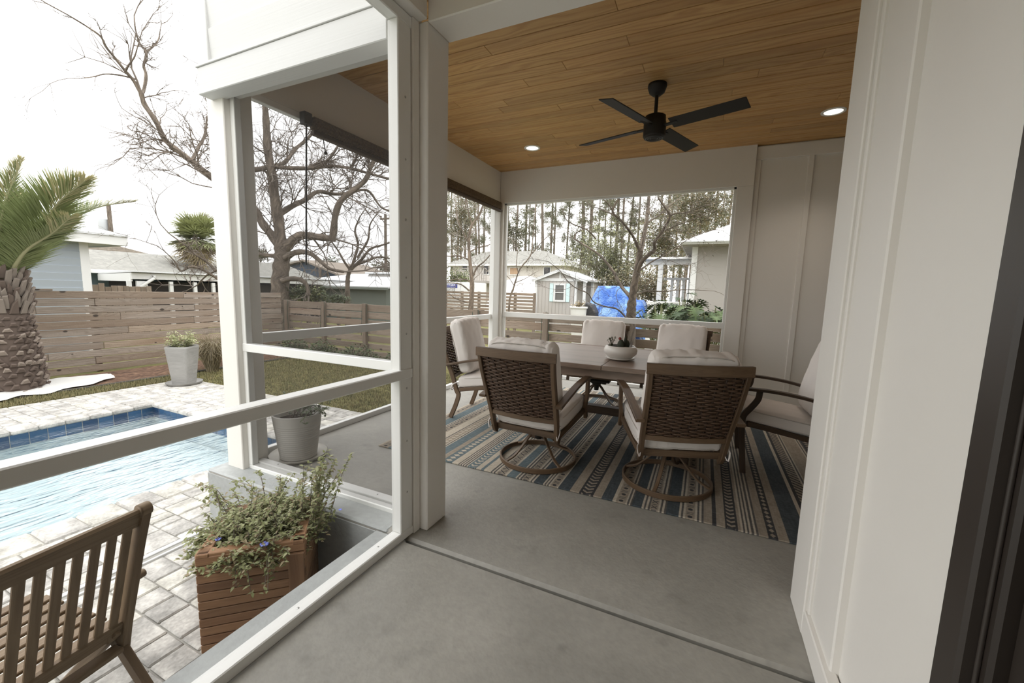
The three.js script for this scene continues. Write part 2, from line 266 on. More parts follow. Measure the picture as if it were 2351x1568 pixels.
// posts and beams
smesh('trim_5', bb(-1.42, -1.245, 0, 2.5, -1.845, -1.67, 0.006, 'y'), M.paint);
smesh('trim_6', bb(-2.97, -2.80, 0, 2.52, -1.86, -1.675, 0.005, 'y'), M.paint);
smesh('trim_7', bb(-1.245, 2.75, 2.49, 3.06, -1.845, -1.67, 0.005), M.paint);
smesh('trim_8', bb(-1.42, -1.245, 2.5, 3.06, -1.67, 3.2, 0.005, 'z'), M.paint);
smesh('trim_9', bb(-2.80, -1.42, 2.50, 3.06, -1.86, -1.70, 0.005), M.paint);
{ // gable end over the first bay: frieze board, corner board and lap siding
  const g = struct('wall_gable');
  mesh('frieze_board', bb(-2.905, -1.42, 2.42, 2.575, -1.70, -1.595, 0.004), M.lap, g);
  mesh('drip_edge', bb(-2.912, -1.42, 2.575, 2.59, -1.70, -1.588, 0.002), M.lap, g);
  mesh('corner_board', bb(-2.90, -2.795, 2.59, 4.1, -1.71, -1.60, 0.003, 'y'), M.lap, g);
  for (let i = 0; i < 8; i++) {
    const y = 2.588 + i * 0.178, b = box(1.40, 0.19, 0.012, 0.002, 'x'); b.rotateX(0.07); b.translate(-2.11, y + 0.094, -1.62);
    mesh('lap_board', b, M.lap, g);
  }
  mesh('sheathing', bb(-2.89, -1.42, 2.575, 4.1, -1.72, -1.645, 0), M.lap, g);
}
// side and back headers, pilaster, batten wall
smesh('trim_10', bb(-3.02, -2.915, 2.59, 3.06, -5.86, -1.86, 0.005, 'z'), M.paint);
smesh('trim_11', bb(-2.915, 0.42, 2.586, 3.06, -5.86, -5.715, 0.005), M.paint);
smesh('trim_12', bb(0.245, 0.42, 0, 2.586, -5.86, -5.715, 0.004, 'y'), M.paint);
smesh('trim_13', bb(-2.985, -2.845, 0, 2.59, -5.86, -5.68, 0.004, 'y'), M.paint); // corner post
{
  const g = struct('wall_back');
  mesh('panel', bb(0.42, 2.75, 0, 3.06, -5.9, -5.78, 0), M.paint, g);
  mesh('top_board', bb(0.42, 2.6, 2.88, 3.03, -5.79, -5.757, 0.004), M.paint, g);
  mesh('bottom_board', bb(0.42, 2.6, 0.0, 0.16, -5.79, -5.757, 0.004), M.paint, g);
  for (const x of [0.42, 0.935, 1.45, 1.965]) mesh('batten', bb(x + (x < 0.5 ? 0 : 0), x + 0.055, 0.16, 2.88, -5.79, -5.757, 0.004, 'y'), M.paint, g);
}
smesh('wall_right', bb(2.6, 2.75, 0, 3.06, -5.8, -1.98, 0), M.paint);
{ // house corner and wall by the door
  const g = struct('wall_house');
  mesh('panel', bb(0.474, 0.60, 0, 3.06, -1.97, -0.92, 0), M.paint, g);
  mesh('panel', bb(0.45, 2.75, 0, 3.06, -1.985, -1.85, 0), M.paint, g);
  mesh('corner_board', bb(0.43, 0.52, 0.0, 3.06, -1.995, -1.78, 0.004, 'y'), M.paint, g);
  mesh('corner_bead', bb(0.44, 0.48, 0.10, 3.06, -1.782, -1.755, 0.004, 'y'), M.paint, g);
  mesh('band_board', bb(0.45, 0.52, 0.0, 3.06, -1.78, -1.505, 0.005, 'y'), M.paint, g);
      mesh('panel', bb(0.45, 0.60, 2.35, 3.06, -0.95, 3.2, 0), M.paint, g);
}
smesh('baseboard_house', bb(0.432, 0.47, 0, 0.10, -1.785, -1.2, 0.004, 'z'), M.paint);
{ // dark bronze door frame and door, seen edge on
  const g = struct('door_1'), bronze = mat({ color: lin(0.035, 0.028, 0.023), roughness: 0.42 }), inner = mat({ color: lin(0.022, 0.016, 0.012), roughness: 0.5 });
  mesh('jamb', bb(0.43, 0.56, 0, 2.35, -0.955, -0.885, 0.006, 'y'), bronze, g);
  mesh('stop', bb(0.455, 0.56, 0, 2.35, -0.885, -0.86, 0.006, 'y'), inner, g);
  mesh('weatherstrip', tube([[0.452, 0, -0.88], [0.452, 2.3, -0.88]], 0.004, 6), bronze, g);
  mesh('door_stile', bb(0.475, 0.515, 0.02, 2.33, -0.86, -0.74, 0.006, 'y'), inner, g);
  mesh('door_panel', bb(0.475, 0.50, 0.02, 2.33, -0.74, 3.1, 0.002, 'y'), mat({ color: lin(0.07, 0.055, 0.04), roughness: 0.25 }), g);
  mesh('jamb', bb(0.40, 0.56, 0, 2.35, 3.1, 3.2, 0.006, 'y'), bronze, g); for (const z of [0.5, 1.75]) mesh('door_stile', bb(0.46, 0.51, 0.02, 2.33, z - 0.06, z + 0.06, 0.006, 'y'), inner, g);
}
smesh('wall_behind', bb(-1.42, 0.6, 0, 3.06, 3.2, 3.3, 0), M.paint);
smesh('ceiling_entry', bb(-1.245, 0.6, 2.9, 3.06, -1.67, 3.2, 0.0, 'z'), M.pine[0]);
smesh('roof', bb(-2.88, 2.75, 3.1, 3.9, -6.0, -1.73, 0), M.lap);
smesh('roof_entry', bb(-1.45, 0.8, 3.1, 3.25, -1.72, 3.3, 0), M.lap);
{ // tongue-and-groove pine ceiling, board by board
  const g = struct('ceiling'); const W = 0.1355;
  mesh('backing', bb(-2.93, 2.7, 3.074, 3.095, -5.8, -1.7, 0), M.dark, g);
  for (let z = -1.86, r = 0; z > -5.70; z -= W, r++) {
    let x = -2.92; let first = true;
    while (x < 2.6) {
      const L = first ? rr(0.5, 2.4) : rr(1.6, 3.0), x1 = Math.min(2.6, x + L); first = false;
      const p = mesh('plank', box(x1 - x - 0.0012, 0.03, W - 0.008, 0.003, 'x'), M.pine[Math.floor(rnd() * 3)], g);
      p.position.set((x + x1) / 2, 3.057, z - W / 2); x = x1;
    }
  }
}
// ---------- screened openings ----------
const screwGeo = (() => { const g = lathe([[0, 0.0022], [0.004, 0.0016], [0.0055, 0]], 8); return g; })();
function screws(parent, list, rx, rz) { for (const p of list) { const s = mesh('screw', screwGeo, M.screw, parent); s.position.set(...p); s.rotation.set(rx, 0, rz); } }
{ // first bay, facing the pool
  const g = struct('window_1'), z0 = -1.76, z1 = -1.715;
  mesh('bottom_rail', bb(-2.80, -1.42, 0.0, 0.028, z0, z1, 0.003), M.alu, g);
  mesh('inner_plate', bb(-2.80, -1.42, 0.0, 0.04, -1.82, -1.762, 0.003), M.alu, g);
  mesh('top_rail', bb(-2.80, -1.42, 2.44, 2.50, z0, z1, 0.003), M.alu, g);
  mesh('mid_rail', bb(-2.798, -1.42, 0.828, 0.882, z0, z1 + 0.004, 0.003), M.alu, g);
  mesh('stile', bb(-2.80, -2.762, 0.028, 2.44, z0, z1, 0.003, 'y'), M.alu, g);
  mesh('stile', bb(-1.465, -1.42, 0.028, 2.44, z0, z1, 0.003, 'y'), M.alu, g);
  mesh('screen_mesh', new THREE.PlaneGeometry(1.38, 2.46).translate(-2.11, 1.24, -1.722), M.screenDense, g);
  screws(g, [[-2.6, 0.041, -1.79], [-2.15, 0.041, -1.79], [-1.7, 0.041, -1.79]], 0, 0);
}
{ // pool side of the dining porch
  const g = struct('window_2'), x0 = -2.965, x1 = -2.915;
  mesh('bottom_rail', bb(x0, x1, 0, 0.05, -5.68, -1.86, 0.003, 'z'), M.alu, g);
  mesh('mid_rail', bb(x0, x1 + 0.004, 0.855, 0.925, -5.66, -1.87, 0.003, 'z'), M.alu, g);
  mesh('top_rail', bb(x0, x1, 2.545, 2.59, -5.68, -1.86, 0.003, 'z'), M.alu, g);
  mesh('stile', bb(x0 + 0.01, -2.88, 0, 2.59, -5.68, -5.49, 0.004, 'y'), M.alu, g);
  mesh('stile', bb(x0, x1, 0, 2.59, -1.93, -1.86, 0.004, 'y'), M.alu, g);
  mesh('screen_mesh', new THREE.PlaneGeometry(3.75, 2.54).rotateY(Math.PI / 2).translate(-2.95, 1.3, -3.76), M.screen, g);
  const L = []; for (let z = -2.1; z > -5.4; z -= 0.42) L.push([-2.94, 0.051, z]); screws(g, L, 0, 0);
}
{ // garden side
  const g = struct('window_3'), z0 = -5.79, z1 = -5.735;
  mesh('bottom_rail', bb(-2.845, 0.245, 0, 0.05, z0, z1, 0.003), M.alu, g);
  mesh('mid_rail', bb(-2.84, 0.243, 0.882, 0.955, z0, z1 + 0.004, 0.003), M.alu, g);
  mesh('top_rail', bb(-2.845, 0.245, 2.56, 2.586, z0, z1, 0.003), M.alu, g);
  mesh('stile', bb(-2.845, -2.81, 0, 2.586, z0, z1, 0.003, 'y'), M.alu, g);
  mesh('stile', bb(0.215, 0.245, 0, 2.586, z0, z1, 0.003, 'y'), M.alu, g);
  mesh('screen_mesh', new THREE.PlaneGeometry(3.06, 2.56).translate(-1.3, 1.3, -5.77), M.screen, g);
}
{ // entry porch, beside the camera
  const g = struct('window_4'), x0 = -1.36, x1 = -1.30;
  mesh('bottom_rail', bb(x0, x1, 0.0, 0.045, -1.66, 3.2, 0.004, 'z'), M.alu, g);
  mesh('mid_rail', bb(x0, x1 + 0.006, 0.838, 0.886, -1.62, 3.19, 0.004, 'z'), M.alu, g);
  mesh('top_rail', bb(x0, x1, 2.45, 2.50, -1.66, 3.2, 0.004, 'z'), M.alu, g);
  mesh('stile', bb(x0, x1, 0.045, 2.45, -1.62, -1.53, 0.004, 'y'), M.alu, g);
  mesh('filler', bb(-1.40, -1.29, 0.0, 2.5, -1.67, -1.622, 0.004, 'y'), M.paint, g);
  mesh('screen_mesh', new THREE.PlaneGeometry(4.7, 2.42).rotateY(Math.PI / 2).translate(-1.345, 1.25, 0.8), M.screen, g);
  const A = []; for (let y = 0.25; y < 2.4; y += 0.27) A.push([-1.2995, y, -1.578]); screws(g, A, 0, -Math.PI / 2);
  const B = []; for (let z = -1.4; z < 0.2; z += 0.43) B.push([-1.33, 0.0455, z]); screws(g, B, 0, 0);
}
{ // woven roller blind, drawn up under the pool-side header
  const g = thing('roller_blind', 'woven brown roller blind drawn up under the pool side header', 'blind', [-2.87, 2.59, -4.02]);
  const bm = mat({ map: T.blind, color: lin(0.62, 0.6, 0.58), roughness: 0.9, bumpMap: T.cloth, bumpScale: 0.002 });
  mesh('fabric_valance', bb(-0.02, 0.025, -0.115, -0.005, -1.62, 1.64, 0.012, 'z'), bm, g);
  mesh('fabric_roll', tube([[-0.005, -0.075, -1.61], [-0.005, -0.075, 1.63]], 0.035, 14), bm, g);
  mesh('bottom_bar', bb(-0.018, 0.032, -0.145, -0.115, -1.63, 1.65, 0.006, 'z'), mat({ color: lin(0.075, 0.05, 0.033), roughness: 0.7 }), g);
  mesh('crank_wand', tube([[0.01, -0.06, 1.70], [0.01, -1.15, 1.745]], 0.0065, 8), M.dark, g);
  mesh('bracket', bb(-0.03, 0.03, -0.09, 0.0, 1.66, 1.73, 0.004), M.dark, g);
  mesh('pull_cord', tube([[0.01, -0.145, 1.55], [0.02, -0.24, 1.54]], 0.004, 6), M.dark, g);
  mesh('pull_ball', new THREE.SphereGeometry(0.014, 12, 8).translate(0.021, -0.25, 1.539), M.dark, g);
}
// ---------- recessed lamps ----------
for (const [x, z, lab] of [[-2.076, -4.907, 'round recessed ceiling light nearest the pool side corner'], [0.963, -4.985, 'round recessed ceiling light by the batten wall']]) {
  const g = thing('recessed_light', lab, 'light', [x, 3.042, z], 0, 'recessed ceiling lights');
  mesh('trim_ring', lathe([[0.074, 0.0], [0.078, -0.008], [0.098, -0.006], [0.10, 0]], 32), M.alu, g);
  mesh('lamp_lens', lathe([[0, -0.004], [0.055, -0.004], [0.076, 0.0]], 32), new THREE.MeshStandardMaterial({ color: 0xffffff, emissive: 0xfff4e6, emissiveIntensity: 2.2, roughness: 0.6 }), g);
  const s = new THREE.SpotLight(0xfff0e0, 1.3, 9, 1.0, 0.8, 2); s.position.set(0, -0.03, 0); s.target.position.set(0, -3, 0); s.castShadow = true; s.shadow.radius = 3.5; g.add(s); g.add(s.target);
}
{ // ceiling fan
  const g = thing('ceiling_fan', 'black four blade ceiling fan hanging from the wood ceiling', 'fan', [-0.5, 0, -3.85]);
  mesh('canopy', lathe([[0, 3.045], [0.075, 3.045], [0.078, 3.02], [0.062, 2.975], [0.03, 2.95], [0, 2.95]], 28), M.fan, g);
  mesh('downrod', tube([[0, 2.96, 0], [0, 2.78, 0]], 0.015, 12), M.fan, g);
  mesh('motor_housing', lathe([[0, 2.80], [0.05, 2.80], [0.085, 2.785], [0.088, 2.735], [0.092, 2.73], [0.092, 2.625], [0.082, 2.61], [0, 2.61]], 32), M.fan, g);
  const ring = []; for (const r of [0.068, 0.05, 0.03]) ring.push(new THREE.TorusGeometry(r, 0.004, 6, 32).rotateX(Math.PI / 2).translate(0, 2.609, 0));
  mesh('lower_rings', merge(ring), mat({ color: lin(0.03, 0.028, 0.026), roughness: 0.35 }), g);
  for (const [dx, dz] of [[-0.726, -0.225], [0.705, 0.243], [-0.267, 0.65], [0.268, -0.657]]) {
    const a = Math.atan2(-dz, dx), R = 0.72;
    const bl = box(R - 0.14, 0.008, 0.135, 0.003, 'x'); bl.rotateX(-0.24); bl.translate((R + 0.14) / 2, 2.70, 0); bl.rotateY(a); mesh('blade', bl, M.fan, g);
    const ir = bar([0.07, 2.695, 0], [0.2, 2.70, 0], 0.045, 0.012, 0.003); ir.rotateY(a); mesh('blade_iron', ir, M.fan, g);
  }
}
// ================= FURNITURE OF THE DINING PORCH =================
// stuffed cushion: rounded box, bulging on its two large faces (thickness along z), with soft creases
function cushion(w, h, d, r, puff, crease, s, n = 30) {
  const pos = [], uv = [], idx = [], H = [w / 2, h / 2, d / 2];
  for (let f = 0; f < 3; f++) for (const sg of [-1, 1]) {
    const a = (f + 1) % 3, b = (f + 2) % 3, base = pos.length / 3;
    for (let i = 0; i <= n; i++) for (let j = 0; j <= n; j++) {
      const e = [0, 0, 0]; e[f] = sg; e[a] = Math.sin((i / n - 0.5) * Math.PI * 0.96) / Math.sin(0.48 * Math.PI); e[b] = Math.sin((j / n - 0.5) * Math.PI * 0.96) / Math.sin(0.48 * Math.PI);
      const p = e.map((q, k) => q * H[k]), c = p.map((q, k) => clamp(q, -(H[k] - r), H[k] - r)), o = V(p[0] - c[0], p[1] - c[1], p[2] - c[2]);
      if (o.lengthSq() > 0) o.normalize().multiplyScalar(r);
      const q = V(c[0], c[1], c[2]).add(o), X = q.x / H[0], Y = q.y / H[1], Z = q.z / H[2];
      const bl = (1 - X * X) * (1 - Y * Y), ed = Math.max(Math.abs(X), Math.abs(Y));
      q.z += Math.sign(q.z) * puff * Math.max(0, bl) * Math.min(1, Math.abs(Z) * 1.2);
      const wv = fbm(X * 0.5 + 0.5 + s * 0.37, Y * 0.5 + 0.5, 9, 5, 3, s) - 0.5 + 0.6 * (fbm(X * 0.5 + 0.5 + 0.12 * Y, Y * 0.5 + 0.5, 26, 4, 2, s + 11) - 0.5) * smooth(0.55, 0.95, ed), w2 = fbm(X * 0.5 + 0.5, Z * 0.25 + 0.5, 22, 3, 2, s + 3) - 0.5;
      q.z += crease * wv * 1.5 * (0.4 + 0.6 * ed) * Math.sign(q.z || 1); q.y += crease * w2 * 1.6 * Math.abs(Y) * (Math.abs(Y) > 0.8 ? 1 : 0);
      q.y -= 0.02 * h * X * X * Math.sign(Y) * Math.abs(Y) * 1.2;
      pos.push(q.x, q.y, q.z); uv.push(f === 0 ? q.z : q.x, f === 1 ? q.z : q.y);
    }
    for (let i = 0; i < n; i++) for (let j = 0; j < n; j++) { const k = base + i * (n + 1) + j; sg > 0 ? idx.push(k, k + n + 1, k + 1, k + 1, k + n + 1, k + n + 2) : idx.push(k, k + 1, k + n + 1, k + 1, k + n + 2, k + n + 1); }
  }
  const g = geo(pos, uv, idx);
  // weld normals across the seams of the six faces
  const map = new Map(), P = g.attributes.position, N = g.attributes.normal;
  for (let i = 0; i < P.count; i++) { const k = [P.getX(i), P.getY(i), P.getZ(i)].map(x => Math.round(x * 2000)).join(); const v = map.get(k) || V(0, 0, 0); v.x += N.getX(i); v.y += N.getY(i); v.z += N.getZ(i); map.set(k, v); }
  for (let i = 0; i < P.count; i++) { const v = map.get([P.getX(i), P.getY(i), P.getZ(i)].map(x => Math.round(x * 2000)).join()).clone().normalize(); N.setXYZ(i, v.x, v.y, v.z); }
  return g;
}
function seamLoop(w, h, z, rad) { const p = [], r = 0.05; for (let i = 0; i < 40; i++) { const a = i / 40 * 6.2832, c = Math.cos(a), s = Math.sin(a); p.push(V(Math.sign(c) * Math.pow(Math.abs(c), 0.35) * w / 2, Math.sign(s) * Math.pow(Math.abs(s), 0.35) * h / 2, z)); } return tube(p, rad, 5, { closed: true }); }
// the back of the chair: y up, z towards the sitter's rear; leaning line through these points
const backZ = y => lerp(0.235, 0.437, smooth(0.2, 0.9, y) * 0.55 + clamp((y - 0.25) / 0.636, 0, 1.05) * 0.45);
const halfW = y => lerp(0.244, 0.268, clamp((y - 0.25) / 0.6, 0, 1));
const wickerGeo = (() => {
  const out = [], ribs = [], y0 = 0.425, y1 = 0.825, rows = 32, pitch = 0.05;
  for (let k = 0; k < rows; k++) {
    const y = lerp(y0, y1, (k + 0.5) / rows), hw = halfW(y) - 0.012, n = Math.round(hw * 2 / pitch * 8), P = [];
    for (let i = 0; i <= n; i++) { const x = lerp(-hw, hw, i / n), bow = 0.03 * (1 - (x / hw) ** 2); P.push(V(x, y, backZ(y) + bow + 0.006 * clamp(1.7 * Math.sin(Math.PI * (x / pitch + 0.5 + (k % 2) + 0.25 * Math.floor(k / 2))), -1, 1))); }
    out.push(tube(P, 0.0076, 5, { flat: 0.5, cap: false }));
  }
  for (let x = -0.252; x <= 0.2521; x += pitch) { const P = []; for (let i = 0; i <= 8; i++) { const y = lerp(y0, y1, i / 8), hw = halfW(y); P.push(V(x * hw / 0.27, y, backZ(y) + 0.03 * (1 - (x / 0.27) ** 2))); } ribs.push(tube(P, 0.007, 4, { flat: 0.5, cap: false })); }
  return [merge(out), merge(ribs)];
})();
function bowBar(y, hw, bow, w, h) { const P = []; for (let i = 0; i <= 12; i++) { const x = lerp(-hw, hw, i / 12); P.push([x, y, backZ(y) + bow * (1 - (x / hw) ** 2)]); } return sweepRect(P, w, h); }
const sweepBar = (pts, w, h) => sweepRect(pts.length > 2 ? curve(pts, pts.length * 4) : pts, w, h);
M.fauxDark = mat({ color: lin(0.30, 0.26, 0.22), map: T.faux, roughness: 0.5 });
function chair(name, label, swivel, frame, creaseSeed) {
  const g = thing(name, label, 'chair', [0, 0, 0], 0);
  const y0 = swivel ? 0.249 : 0.0;
  for (const s of [-1, 1]) {
    const st = []; if (!swivel) st.push([s * 0.262, 0, 0.30], [s * 0.252, 0.14, 0.245], [s * 0.246, 0.24, 0.222]);
    for (const y of [0.27, 0.42, 0.58, 0.74, 0.85]) st.push([s * halfW(y), y, backZ(y)]);
    if (swivel) st.unshift([s * 0.244, 0.249, 0.214]);
    mesh('stile', sweepBar(st, 0.026, 0.042), frame, g);
    mesh('armrest', sweepBar([[s * 0.288, 0.528, 0.36], [s * 0.290, 0.566, 0.20], [s * 0.290, 0.604, 0.02], [s * 0.288, 0.622, -0.16], [s * 0.284, 0.62, -0.325]], 0.052, 0.020), frame, g);
    if (swivel) mesh('front_leg', sweepBar([[s * 0.284, 0.612, -0.27], [s * 0.284, 0.47, -0.262], [s * 0.278, 0.40, -0.252], [s * 0.278, 0.30, -0.275]], 0.026, 0.040), frame, g);
    else mesh('front_leg', sweepBar([[s * 0.286, 0.612, -0.215], [s * 0.286, 0.555, -0.222], [s * 0.284, 0.485, -0.262], [s * 0.28, 0.43, -0.298], [s * 0.276, 0.37, -0.305], [s * 0.276, 0.0, -0.272]], 0.028, 0.038), frame, g);
    mesh('seat_rail', sweepBar([[s * 0.244, 0.285, 0.215], [s * 0.262, 0.325, 0.0], [s * 0.270, 0.365, -0.27]], 0.024, 0.036), frame, g);
  }
  mesh('top_rail', bowBar(0.858, 0.29, 0.03, 0.03, 0.062), frame, g);
  mesh('lower_back_rail', bowBar(0.408, 0.25, 0.03, 0.024, 0.034), frame, g);
  mesh('rear_seat_rail', bar([-0.244, 0.285, 0.215], [0.244, 0.285, 0.215], 0.024, 0.044), frame, g);
  mesh('front_seat_rail', bar([-0.27, 0.36, -0.265], [0.27, 0.36, -0.265], 0.024, 0.04), frame, g);
  const wk = mesh('wicker_back', wickerGeo[0], M.wicker, g); mesh('wicker_rib', wickerGeo[1], M.wickerRib, wk);
  const sc = mesh('seat_cushion', cushion(0.515, 0.57, 0.105, 0.032, 0.022, 0.010, creaseSeed).rotateX(-Math.PI / 2).rotateX(0.13).translate(0, 0.395, -0.045), M.cushion, g);
  mesh('piping', seamLoop(0.515, 0.57, -0.036, 0.0045).rotateX(-Math.PI / 2).rotateX(0.13).translate(0, 0.395, -0.045), M.piping, sc);
  mesh('piping', seamLoop(0.515, 0.57, 0.036, 0.0045).rotateX(-Math.PI / 2).rotateX(0.13).translate(0, 0.395, -0.045), M.piping, sc);
  const bc = mesh('back_cushion', cushion(0.50, 0.545, 0.135, 0.045, 0.03, 0.013, creaseSeed + 7).rotateX(swivel ? 0.30 : 0.24).translate(0, swivel ? 0.685 : 0.715, swivel ? 0.255 : 0.215), M.cushion, g);
  mesh('piping', seamLoop(0.49, 0.535, 0.055, 0.004).rotateX(swivel ? 0.30 : 0.24).translate(0, swivel ? 0.685 : 0.715, swivel ? 0.255 : 0.215), M.piping, bc);
  if (swivel) {
    const ring = []; for (let i = 0; i < 48; i++) { const a = i / 48 * 6.2832; ring.push([Math.cos(a) * 0.285, 0.02, Math.sin(a) * 0.285]); }
    mesh('base_ring', sweepRect(ring, 0.014, 0.036, true), frame, g);
    for (let k = 0; k < 4; k++) { const a = 0.55 + k * Math.PI / 2, c = Math.cos(a), q = Math.sin(a); mesh('base_spoke', sweepBar([[c * 0.03, 0.225, q * 0.03], [c * 0.075, 0.195, q * 0.075], [c * 0.14, 0.125, q * 0.14], [c * 0.21, 0.06, q * 0.21], [c * 0.28, 0.03, q * 0.28]], 0.024, 0.012), frame, g); }
    mesh('swivel_plate', lathe([[0, 0.268], [0.075, 0.268], [0.078, 0.252], [0.055, 0.235], [0.03, 0.2], [0.025, 0.16], [0, 0.16]], 20), M.dark, g);
    mesh('mechanism', merge([bb(-0.16, 0.16, 0.268, 0.292, -0.11, 0.11, 0.006), bb(-0.11, -0.06, 0.235, 0.27, -0.02, 0.03, 0.005)]), M.dark, g);
  }
  for (const s of [-1, 1]) mesh('cushion_tie', tube(curve([[s * 0.25, 0.36, 0.235], [s * 0.275, 0.335, 0.275], [s * 0.262, 0.28, 0.29], [s * 0.25, 0.315, 0.262]], 8), 0.008, 5, { flat: 0.3 }), M.cushion, g);
  return g;
}
const sw = chair('swivel_chair', 'brown wicker back swivel dining chair at the near left of the table', true, M.faux, 3);
sw.userData.group = 'swivel dining chairs'; sw.position.set(-1.071, 0.012, -2.83); sw.rotation.y = -0.05;
{ const c = chair('swivel_chair', 'brown wicker back swivel dining chair turned askew at the near right of the table', true, M.faux, 21); c.userData.group = 'swivel dining chairs'; c.position.set(-0.15, 0.012, -2.889); c.rotation.y = 0.364; }
copy(sw, 'swivel dining chair across the table behind the cactus bowl', [-1.06, 0.012, -4.63], Math.PI + 0.06);
copy(sw, 'swivel dining chair across the table nearest the pilaster', [-0.23, 0.012, -4.62], Math.PI - 0.10);
{ const c = chair('armchair', 'fixed four leg armchair with cream cushions at the pool end of the table', false, M.faux, 33); c.userData.group = 'armchairs at the table ends'; c.position.set(-1.95, 0.0125, -3.65); c.rotation.y = -1.44; }
{ const c = chair('armchair', 'dark framed armchair with cream cushions partly hidden by the house corner', false, M.fauxDark, 45); c.userData.group = 'armchairs at the table ends'; c.position.set(0.615, 0.012, -3.59); c.rotation.y = Math.PI / 2; }
{ // table
  const g = thing('dining_table', 'long brown dining table standing on the striped rug', 'table', [-0.665, 0, -3.635]);
  const hx = 0.975, hz = 0.61, n = 3;
  mesh('table_top', bb(-hx + 0.06, -0.001, 0.712, 0.74, -hz + 0.06, hz - 0.06, 0.002), M.table, g);
  mesh('table_top', bb(0.001, hx - 0.06, 0.712, 0.74, -hz + 0.06, hz - 0.06, 0.002), M.table, g);
  for (const s of [-1, 1]) {
    mesh('edge_board', bb(-hx, -0.001, 0.705, 0.742, s * (hz - 0.058), s * hz, 0.004), M.table, g);
    mesh('edge_board', bb(0.001, hx, 0.705, 0.742, s * (hz - 0.058), s * hz, 0.004), M.table, g);
    mesh('end_board', bb(s * (hx - 0.058), s * hx, 0.705, 0.7425, -hz + 0.06, hz - 0.06, 0.004, 'z'), M.table, g);
    mesh('apron', bb(-hx + 0.05, hx - 0.05, 0.635, 0.712, s * (hz - 0.075), s * (hz - 0.05), 0.003), M.table, g);
    mesh('apron', bb(s * (hx - 0.075), s * (hx - 0.05), 0.635, 0.71, -hz + 0.08, hz - 0.08, 0.003, 'z'), M.table, g);
    const x = s * 0.60;
    mesh('pedestal_leg', bb(x - 0.045, x + 0.045, 0.07, 0.64, 0.10, 0.19, 0.005, 'y'), M.fauxDark, g);
    mesh('pedestal_leg', bb(x - 0.045, x + 0.045, 0.07, 0.64, -0.19, -0.10, 0.005, 'y'), M.fauxDark, g);
    mesh('pedestal_foot', bb(x - 0.045, x + 0.045, 0.012, 0.08, -0.42, 0.42, 0.008, 'z'), M.fauxDark, g);
    mesh('pedestal_head', bb(x - 0.045, x + 0.045, 0.60, 0.66, -0.44, 0.44, 0.006, 'z'), M.fauxDark, g);
  }
  mesh('stretcher', bb(-0.6, 0.6, 0.20, 0.27, -0.045, 0.045, 0.005), M.fauxDark, g);
}
